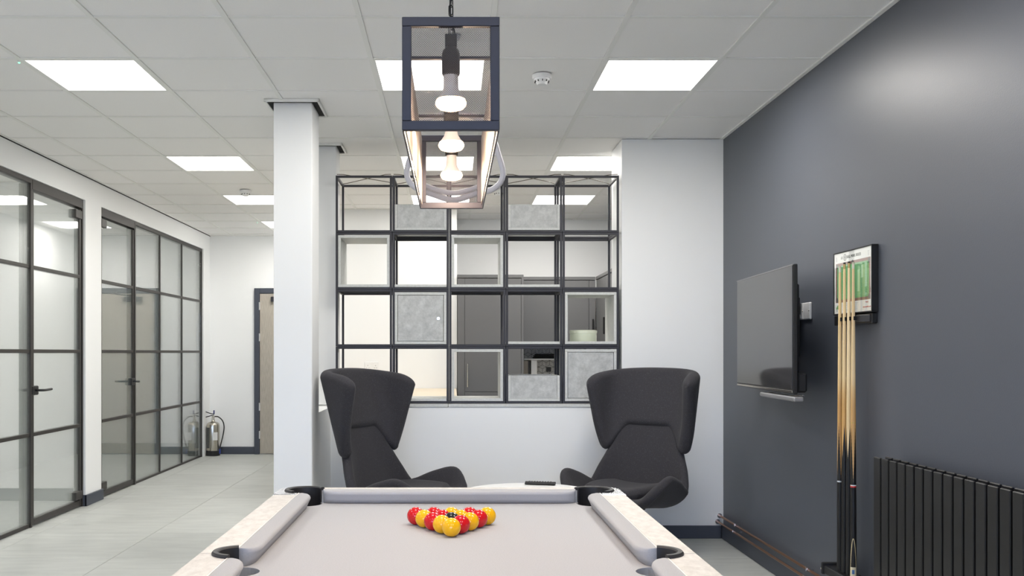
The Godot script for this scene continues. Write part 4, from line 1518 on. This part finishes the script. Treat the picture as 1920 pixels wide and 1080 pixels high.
func poster() -> void:
	var z0 := 4.237
	var z1 := 4.665
	var y0 := 1.487
	var y1 := 1.790
	var xf := 1.868
	var t := thing("framed_poster", "black framed poster of pool rules above the cues", "poster", P(xf, y0, 4.45))
	var w := 0.006
	wp("frame", MB.new().span(xf, XR - 0.001, y1 - w, y1, z0, z1, 0.001).span(xf, XR - 0.001, y0, y0 + w, z0, z1, 0.001).span(xf, XR - 0.001, y0 + w, y1 - w, z0, z0 + w, 0.001).span(xf, XR - 0.001, y0 + w, y1 - w, z1 - w, z1, 0.001), M.black, t)
	# printed sheet
	var W := 840
	var H := 580
	var im := Image.create(W, H, false, Image.FORMAT_RGB8)
	im.fill(Color8(238, 238, 236))
	im.fill_rect(Rect2i(30, 95, 780, 380), Color8(126, 58, 46))
	im.fill_rect(Rect2i(62, 122, 716, 326), Color8(84, 168, 92))
	var rng := RandomNumberGenerator.new()
	rng.seed = 4
	for c in [[62, 122], [420, 112], [778, 122], [62, 448], [420, 458], [778, 448]]:
		for y in range(-24, 25):
			for x in range(-24, 25):
				if x * x + y * y < 560:
					im.set_pixel(clampi(c[0] + x, 0, W - 1), clampi(c[1] + y, 0, H - 1), Color8(38, 36, 36))
	for col in 5:
		for line in 22:
			if col == 1 and line < 13:
				continue
			var len := rng.randi_range(70, 118)
			im.fill_rect(Rect2i(90 + col * 138, 150 + line * 13, len, 3), Color8(150, 205, 152))
	im.fill_rect(Rect2i(530, 190, 46, 200), Color8(176, 216, 170))
	im.fill_rect(Rect2i(610, 150, 46, 120), Color8(176, 216, 170))
	var tri := ["r", "yr", "ryr", "yryr", "ryryr"]
	for i in 5:
		for j in i + 1:
			var cx := 205 + i * 15
			var cy := 250 + int((j - i / 2.0) * 17)
			for y in range(-8, 9):
				for x in range(-8, 9):
					if x * x + y * y < 62:
						im.set_pixel(cx + x, cy + y, Color8(206, 40, 34) if tri[i][j] == "r" else Color8(240, 200, 40))
	for line in 5:
		im.fill_rect(Rect2i(190, 492 + line * 14, rng.randi_range(90, 130), 3), Color8(150, 150, 150))
		im.fill_rect(Rect2i(380, 492 + line * 14, rng.randi_range(120, 170), 3), Color8(160, 160, 160))
	for k in 3:
		im.fill_rect(Rect2i(40 + k * 14, 520 - k * 10, 46, 16), Color8(92, 170, 62))
	im.fill_rect(Rect2i(40, 30, 18, 44), Color8(176, 176, 176))
	im.fill_rect(Rect2i(748, 34, 34, 12), Color8(206, 206, 206))
	im.fill_rect(Rect2i(756, 50, 20, 30), Color8(206, 206, 206))
	im.fill_rect(Rect2i(52, 534, 14, 26), Color8(30, 30, 30))
	im.fill_rect(Rect2i(84, 520, 12, 24), Color8(30, 30, 30))
	var pm := mat(255, 255, 255, 0.5)
	pm.albedo_texture = ImageTexture.create_from_image(im)
	var sh := MB.new()
	var xs := 1.8725
	sh.quad(P(xs, y0 + w, z1 - w), P(xs, y0 + w, z0 + w), P(xs, y1 - w, z0 + w), P(xs, y1 - w, z1 - w), Vector3.LEFT, Vector2(0, 1), Vector2(1, 1), Vector2(1, 0), Vector2(0, 0))
	sh.span(xs + 0.001, xs + 0.006, y0 + w, y1 - w, z0 + w, z1 - w)
	wp("printed_sheet", sh, pm, t)
	# lettering: reads from the far (left) end towards the near end
	var put_text := func(s: String, size: float, z: float, y: float, m: Material, bold: bool) -> void:
		var tm := TextMesh.new()
		var f := SystemFont.new()
		f.font_names = PackedStringArray(["Droid Sans"])
		f.font_weight = 700 if bold else 400
		tm.font = f
		tm.text = s
		tm.font_size = 32
		tm.pixel_size = size / 32.0
		tm.depth = 0.0006
		tm.horizontal_alignment = HORIZONTAL_ALIGNMENT_LEFT
		var o := put("lettering", tm, m, t, P(xs - 0.0008, y, z) - t.position)
		o.rotation.y = -PI / 2
	var ink := mat(60, 60, 62, 0.6)
	var red := mat(190, 40, 40, 0.6)
	put_text.call("UK", 0.0185, z1 - 0.082, y1 - 0.031, mat(120, 120, 122, 0.6), false)
	put_text.call("BALL POOL RULES", 0.0185, z1 - 0.150, y1 - 0.031, ink, true)
	put_text.call("8", 0.014, z1 - 0.1265, y1 - 0.031, ink, true)
	put_text.call("Tweak", 0.010, z0 + 0.072, y0 + 0.048, red, false)
	put_text.call("www.snookfit.co.uk", 0.0085, z0 + 0.098, y0 + 0.026, red, true)
	var rg := MB.new()
	var cp := []
	for k in 28:
		var a := TAU * k / 28.0
		cp.append(P(xs - 0.001, y1 - 0.031 + 0.015 * sin(a), z1 - 0.1305 - 0.012 * cos(a)))
	rg.tube(cp, 0.0013, 6, true)
	wp("ball_emblem", rg, ink, t)
	wp("glazing", MB.new().span(1.8690, 1.8705, y0 + w, y1 - w, z0 + w, z1 - w), M.glass, t)


func cue_image(kind: int) -> ImageTexture:
	var W := 128
	var H := 1024
	var im := Image.create(W, H, false, Image.FORMAT_RGB8)
	var rng := RandomNumberGenerator.new()
	rng.seed = 90 + kind
	var base := [Color8(226, 196, 144), Color8(232, 204, 156), Color8(238, 214, 170), Color8(224, 196, 150)]
	var butt := [Color8(198, 152, 92), Color8(204, 160, 98), Color8(230, 204, 158), Color8(200, 156, 98)]
	for x in W:
		var stripe := rng.randf_range(-0.03, 0.03)
		for y in H:
			var v := 1.0 - float(y) / H     # 1 at the tip, 0 at the butt
			var c: Color = (butt[kind] as Color).lerp(base[kind], smoothstep(0.55, 0.66, v))
			var g := stripe + rng.randf_range(-0.012, 0.012)
			c = Color(c.r + g, c.g + g, c.b + g)
			# four black points run up into the pale wood
			var u := fposmod(float(x) / W * 4.0 + 0.25 * kind, 1.0)
			var peak := absf(u - 0.5) * 2.0
			var limit := 0.400 + 0.105 * (1.0 - peak)
			if kind == 0 or kind == 3:
				limit = 0.330 + 0.185 * (1.0 - peak)
			if v < limit - 0.02:
				c = Color8(20, 19, 20)
			if kind == 0 and v > 0.296 and v < 0.3015:
				c = Color8(205, 208, 212)
			if kind == 3:
				if v > 0.297 and v < 0.301:
					c = Color8(214, 214, 214)
				elif v > 0.292 and v <= 0.297:
					c = Color8(196, 40, 36)
			if (kind == 0 or kind == 3) and v > 0.5 and v < 0.503:
				c = Color8(190, 160, 90)
			im.set_pixel(x, H - 1 - y, c)
	# the last cue's inlaid splice and its printed badge
	if kind == 3:
		for y in H:
			var v := 1.0 - float(y) / H
			for x in W:
				var u := absf(fposmod(float(x) / W + 0.19, 1.0) - 0.5)
				var lim := 0.17 * sqrt(clampf((0.128 - v) / 0.11, 0.0, 1.0))
				if v < 0.128 and absf(u - lim) < 0.016:
					im.set_pixel(x, H - 1 - y, Color8(226, 206, 160))
				if v < 0.036 and u < 0.16:
					im.set_pixel(x, H - 1 - y, Color8(226, 214, 182))
					if absf(v - 0.02) < 0.007 and u < 0.06:
						im.set_pixel(x, H - 1 - y, Color8(70, 110, 160))
	return ImageTexture.create_from_image(im)


func cue_rack() -> void:
	var rk := thing("cue_clip_rail", "black wall rail of cue clips under the framed poster", "cue rack", P(1.87, 1.44, 4.45))
	wp("rail", MB.new().span(1.872, XR - 0.001, 1.436, 1.484, 4.245, 4.665, 0.004), M.black, rk)
	var end := MB.new()
	end.prism(PackedVector2Array([Vector2(1.838, 4.33), Vector2(1.838, 4.29), Vector2(1.866, 4.255), Vector2(1.871, 4.255), Vector2(1.871, 4.33)]), 1.445, 1.476, 0.003)
	wp("spare_clip", end, mat(52, 52, 54, 0.3), rk)
	var zs := [4.478, 4.427, 4.376, 4.329]
	var sh := thing("cue_butt_rest", "black wall ledge in which the cue butts stand", "cue rack", P(1.83, 0.25, 4.45))
	wp("ledge", MB.new().span(1.79, XR - 0.018, 0.238, 0.278, 4.20, 4.585, 0.004), M.black, sh)
	wp("end_cap", MB.new().span(1.782, XR - 0.018, 0.234, 0.292, 4.586, 4.60, 0.004), M.black_soft, sh)
	wp("screw", MB.new().span(1.778, 1.782, 0.256, 0.266, 4.588, 4.598, 0.002), M.steel, sh)
	var said := ["pool cue with a pale collar on its butt, leftmost of the four", "pool cue with a dark tip and plain black butt, second from the left", "palest pool cue with a dark tip, third from the left", "pool cue with a red collar and cream badge, nearest the radiator"]
	for k in 4:
		var z: float = zs[k]
		var h := 1.40
		var base := 0.279
		var t := thing("pool_cue", said[k], "pool cue", P(1.825, base, z), 0, "pool cues standing in the wall rack")
		var sh_m := mat(255, 255, 255, 0.35)
		sh_m.albedo_texture = cue_image(k)
		var m := [1.434, 1.446, 1.446, 1.438]
		h = m[k]
		put("shaft", MB.new().lathe(Vector3.ZERO, [Vector2(0.0140, 0.0), Vector2(0.0145, 0.01), Vector2(0.0135, 0.3), Vector2(0.0115, 0.7), Vector2(0.0085, 1.1), Vector2(0.0055, h - 0.03)], 20).mesh(), sh_m, t)
		put("ferrule", MB.new().lathe(Vector3.ZERO, [Vector2(0.0056, h - 0.03), Vector2(0.0056, h - 0.008), Vector2(0, h - 0.008)], 16).mesh(), M.brass if k == 1 or k == 2 else mat(214, 206, 190, 0.4), t)
		put("tip", MB.new().lathe(Vector3.ZERO, [Vector2(0.0056, h - 0.008), Vector2(0.0054, h - 0.002), Vector2(0.003, h), Vector2(0, h)], 16).mesh(), M.black if k == 1 or k == 2 else mat(196, 186, 170, 0.8), t)
		wp("clip", MB.new().span(1.8345, 1.8715, 1.452, 1.470, z - 0.011, z + 0.011, 0.002).span(1.822, 1.8345, 1.452, 1.470, z - 0.0115, z - 0.0085, 0.001), M.black, rk)


func radiator() -> void:
	var t := thing("radiator", "black double radiator of flat vertical bars on the grey wall", "radiator", P(1.84, 0.12, 3.3))
	var p := 0.0716
	for k in 24:
		var z := 4.043 - p * k
		wp("front_bar", MB.new().span(1.790, 1.801, 0.26, 0.862, z - 0.060, z - 0.001, 0.003), M.rad if M.has("rad") else radm(), t)
		wp("rear_bar", MB.new().span(1.838, 1.849, 0.26, 0.862, z - 0.060, z - 0.001, 0.003), M.rad, t)
	for y in [0.30, 0.815]:
		wp("header_tube", MB.new().span(1.803, 1.836, y - 0.018, y + 0.018, 4.04 - p * 24, 4.030, 0.006), M.rad, t)
	for z in [3.80, 2.6]:
		wp("wall_bracket", MB.new().span(1.850, XR - 0.0005, 0.78, 0.84, z - 0.015, z + 0.015, 0.002), M.rad, t)
	for k in 15:
		wp("top_clip", MB.new().span(1.802, 1.837, 0.848, 0.858, 4.043 - p * k - 0.064, 4.043 - p * k - 0.060), M.rad, t)


func radm() -> StandardMaterial3D:
	M.rad = mat(21, 20, 21, 0.4)
	return M.rad


func pipes() -> void:
	for k in 2:
		var y := [0.160, 0.118][k] as float
		var x := [1.872, 1.858][k] as float
		var t := thing("heating_pipe", ["upper copper heating pipe along the foot of the grey wall", "lower copper heating pipe along the foot of the grey wall"][k], "pipe", P(x, y, 5.3), 0, "copper heating pipes")
		wp("pipe", MB.new().tube([P(x, y, ZH - 0.001), P(x, y, 3.6)], 0.0078, 14), M.copper, t)
		wp("wall_collar", MB.new().tube([P(x, y, ZH - 0.0005), P(x, y, ZH - 0.012)], 0.017, 16), M.chrome, t)
		for z in [6.28, 5.0]:
			var c := MB.new()
			c.tube([P(x, y, z - 0.006), P(x, y, z + 0.006)], 0.0115, 14)
			c.span(x, XR - (0.018 if y < 0.1 else 0.0005), y - 0.004, y + 0.004, z - 0.005, z + 0.005)
			c.span(x - 0.014, x - 0.009, y - 0.006, y + 0.016, z - 0.004, z + 0.004)
			wp("pipe_clip", c, M.chrome, t)


# ---------------------------------------------------------------------------------------------- small things
func small_things() -> void:
	var z := 12.02
	var x := -3.038
	var t := thing("fire_extinguisher", "stainless steel fire extinguisher standing on the floor by the far corner", "fire extinguisher", P(x, 0.0, z))
	put("cylinder", MB.new().lathe(Vector3.ZERO, [Vector2(0.078, 0.06), Vector2(0.080, 0.07), Vector2(0.080, 0.385), Vector2(0.076, 0.405), Vector2(0.06, 0.42), Vector2(0.03, 0.432), Vector2(0.022, 0.44), Vector2(0.02, 0.455), Vector2(0, 0.455)], 36).mesh(), M.steel, t)
	put("base_skirt", MB.new().lathe(Vector3.ZERO, [Vector2(0, 0.001), Vector2(0.084, 0.001), Vector2(0.086, 0.008), Vector2(0.085, 0.062), Vector2(0.079, 0.068), Vector2(0, 0.068)], 36).mesh(), M.black_soft, t)
	put("valve", MB.new().lathe(Vector3.ZERO, [Vector2(0.016, 0.455), Vector2(0.016, 0.485), Vector2(0.012, 0.495), Vector2(0.012, 0.515), Vector2(0, 0.515)], 20).mesh(), M.steel, t)
	put("lever", MB.new().tube([Vector3(0.015, 0.525, 0), Vector3(-0.02, 0.53, 0.01), Vector3(-0.10, 0.56, 0.02)], 0.006, 8, false, 1.8).mesh(), M.black, t)
	put("carry_handle", MB.new().tube([Vector3(0.01, 0.512, 0), Vector3(-0.03, 0.505, 0.01), Vector3(-0.10, 0.485, 0.02)], 0.006, 8, false, 1.8).mesh(), M.black, t)
	put("safety_tag", MB.new().box(Vector3(0.012, 0.55, 0.006), Vector3(0.016, 0.05, 0.012), 0.003).mesh(), mat(40, 50, 110, 0.5), t)
	put("hose", MB.new().tube(smooth_path([Vector3(0.02, 0.495, 0), Vector3(0.07, 0.49, 0.01), Vector3(0.125, 0.44, 0.02), Vector3(0.145, 0.36, 0.025), Vector3(0.13, 0.25, 0.03), Vector3(0.10, 0.13, 0.03), Vector3(0.094, 0.085, 0.03)], 6), 0.0075, 10).mesh(), M.black, t)
	put("nozzle", MB.new().tube([Vector3(0.094, 0.09, 0.03), Vector3(0.092, 0.03, 0.03)], 0.008, 10, false, 1.0, 0.011).mesh(), mat(40, 60, 140, 0.5), t)
	# labels wrapped on the cylinder
	var lab := func(a0: float, a1: float, y0: float, y1: float, m: Material, called: String) -> void:
		var mb := MB.new()
		var n := 10
		for i in n:
			var b0 := lerpf(a0, a1, float(i) / n)
			var b1 := lerpf(a0, a1, float(i + 1) / n)
			var d0 := Vector3(sin(b0), 0, cos(b0))
			var d1 := Vector3(sin(b1), 0, cos(b1))
			var r := 0.0808
			mb.tri(d0 * r + Vector3(0, y0, 0), d1 * r + Vector3(0, y0, 0), d1 * r + Vector3(0, y1, 0), d0, d1, d1)
			mb.tri(d0 * r + Vector3(0, y0, 0), d1 * r + Vector3(0, y1, 0), d0 * r + Vector3(0, y1, 0), d0, d1, d0)
		put(called, mb.mesh(), m, t)
	lab.call(0.2, 1.0, 0.20, 0.30, mat(226, 226, 224, 0.5), "white_label")
	lab.call(-1.2, -0.35, 0.10, 0.36, mat(84, 86, 84, 0.5), "printed_label")
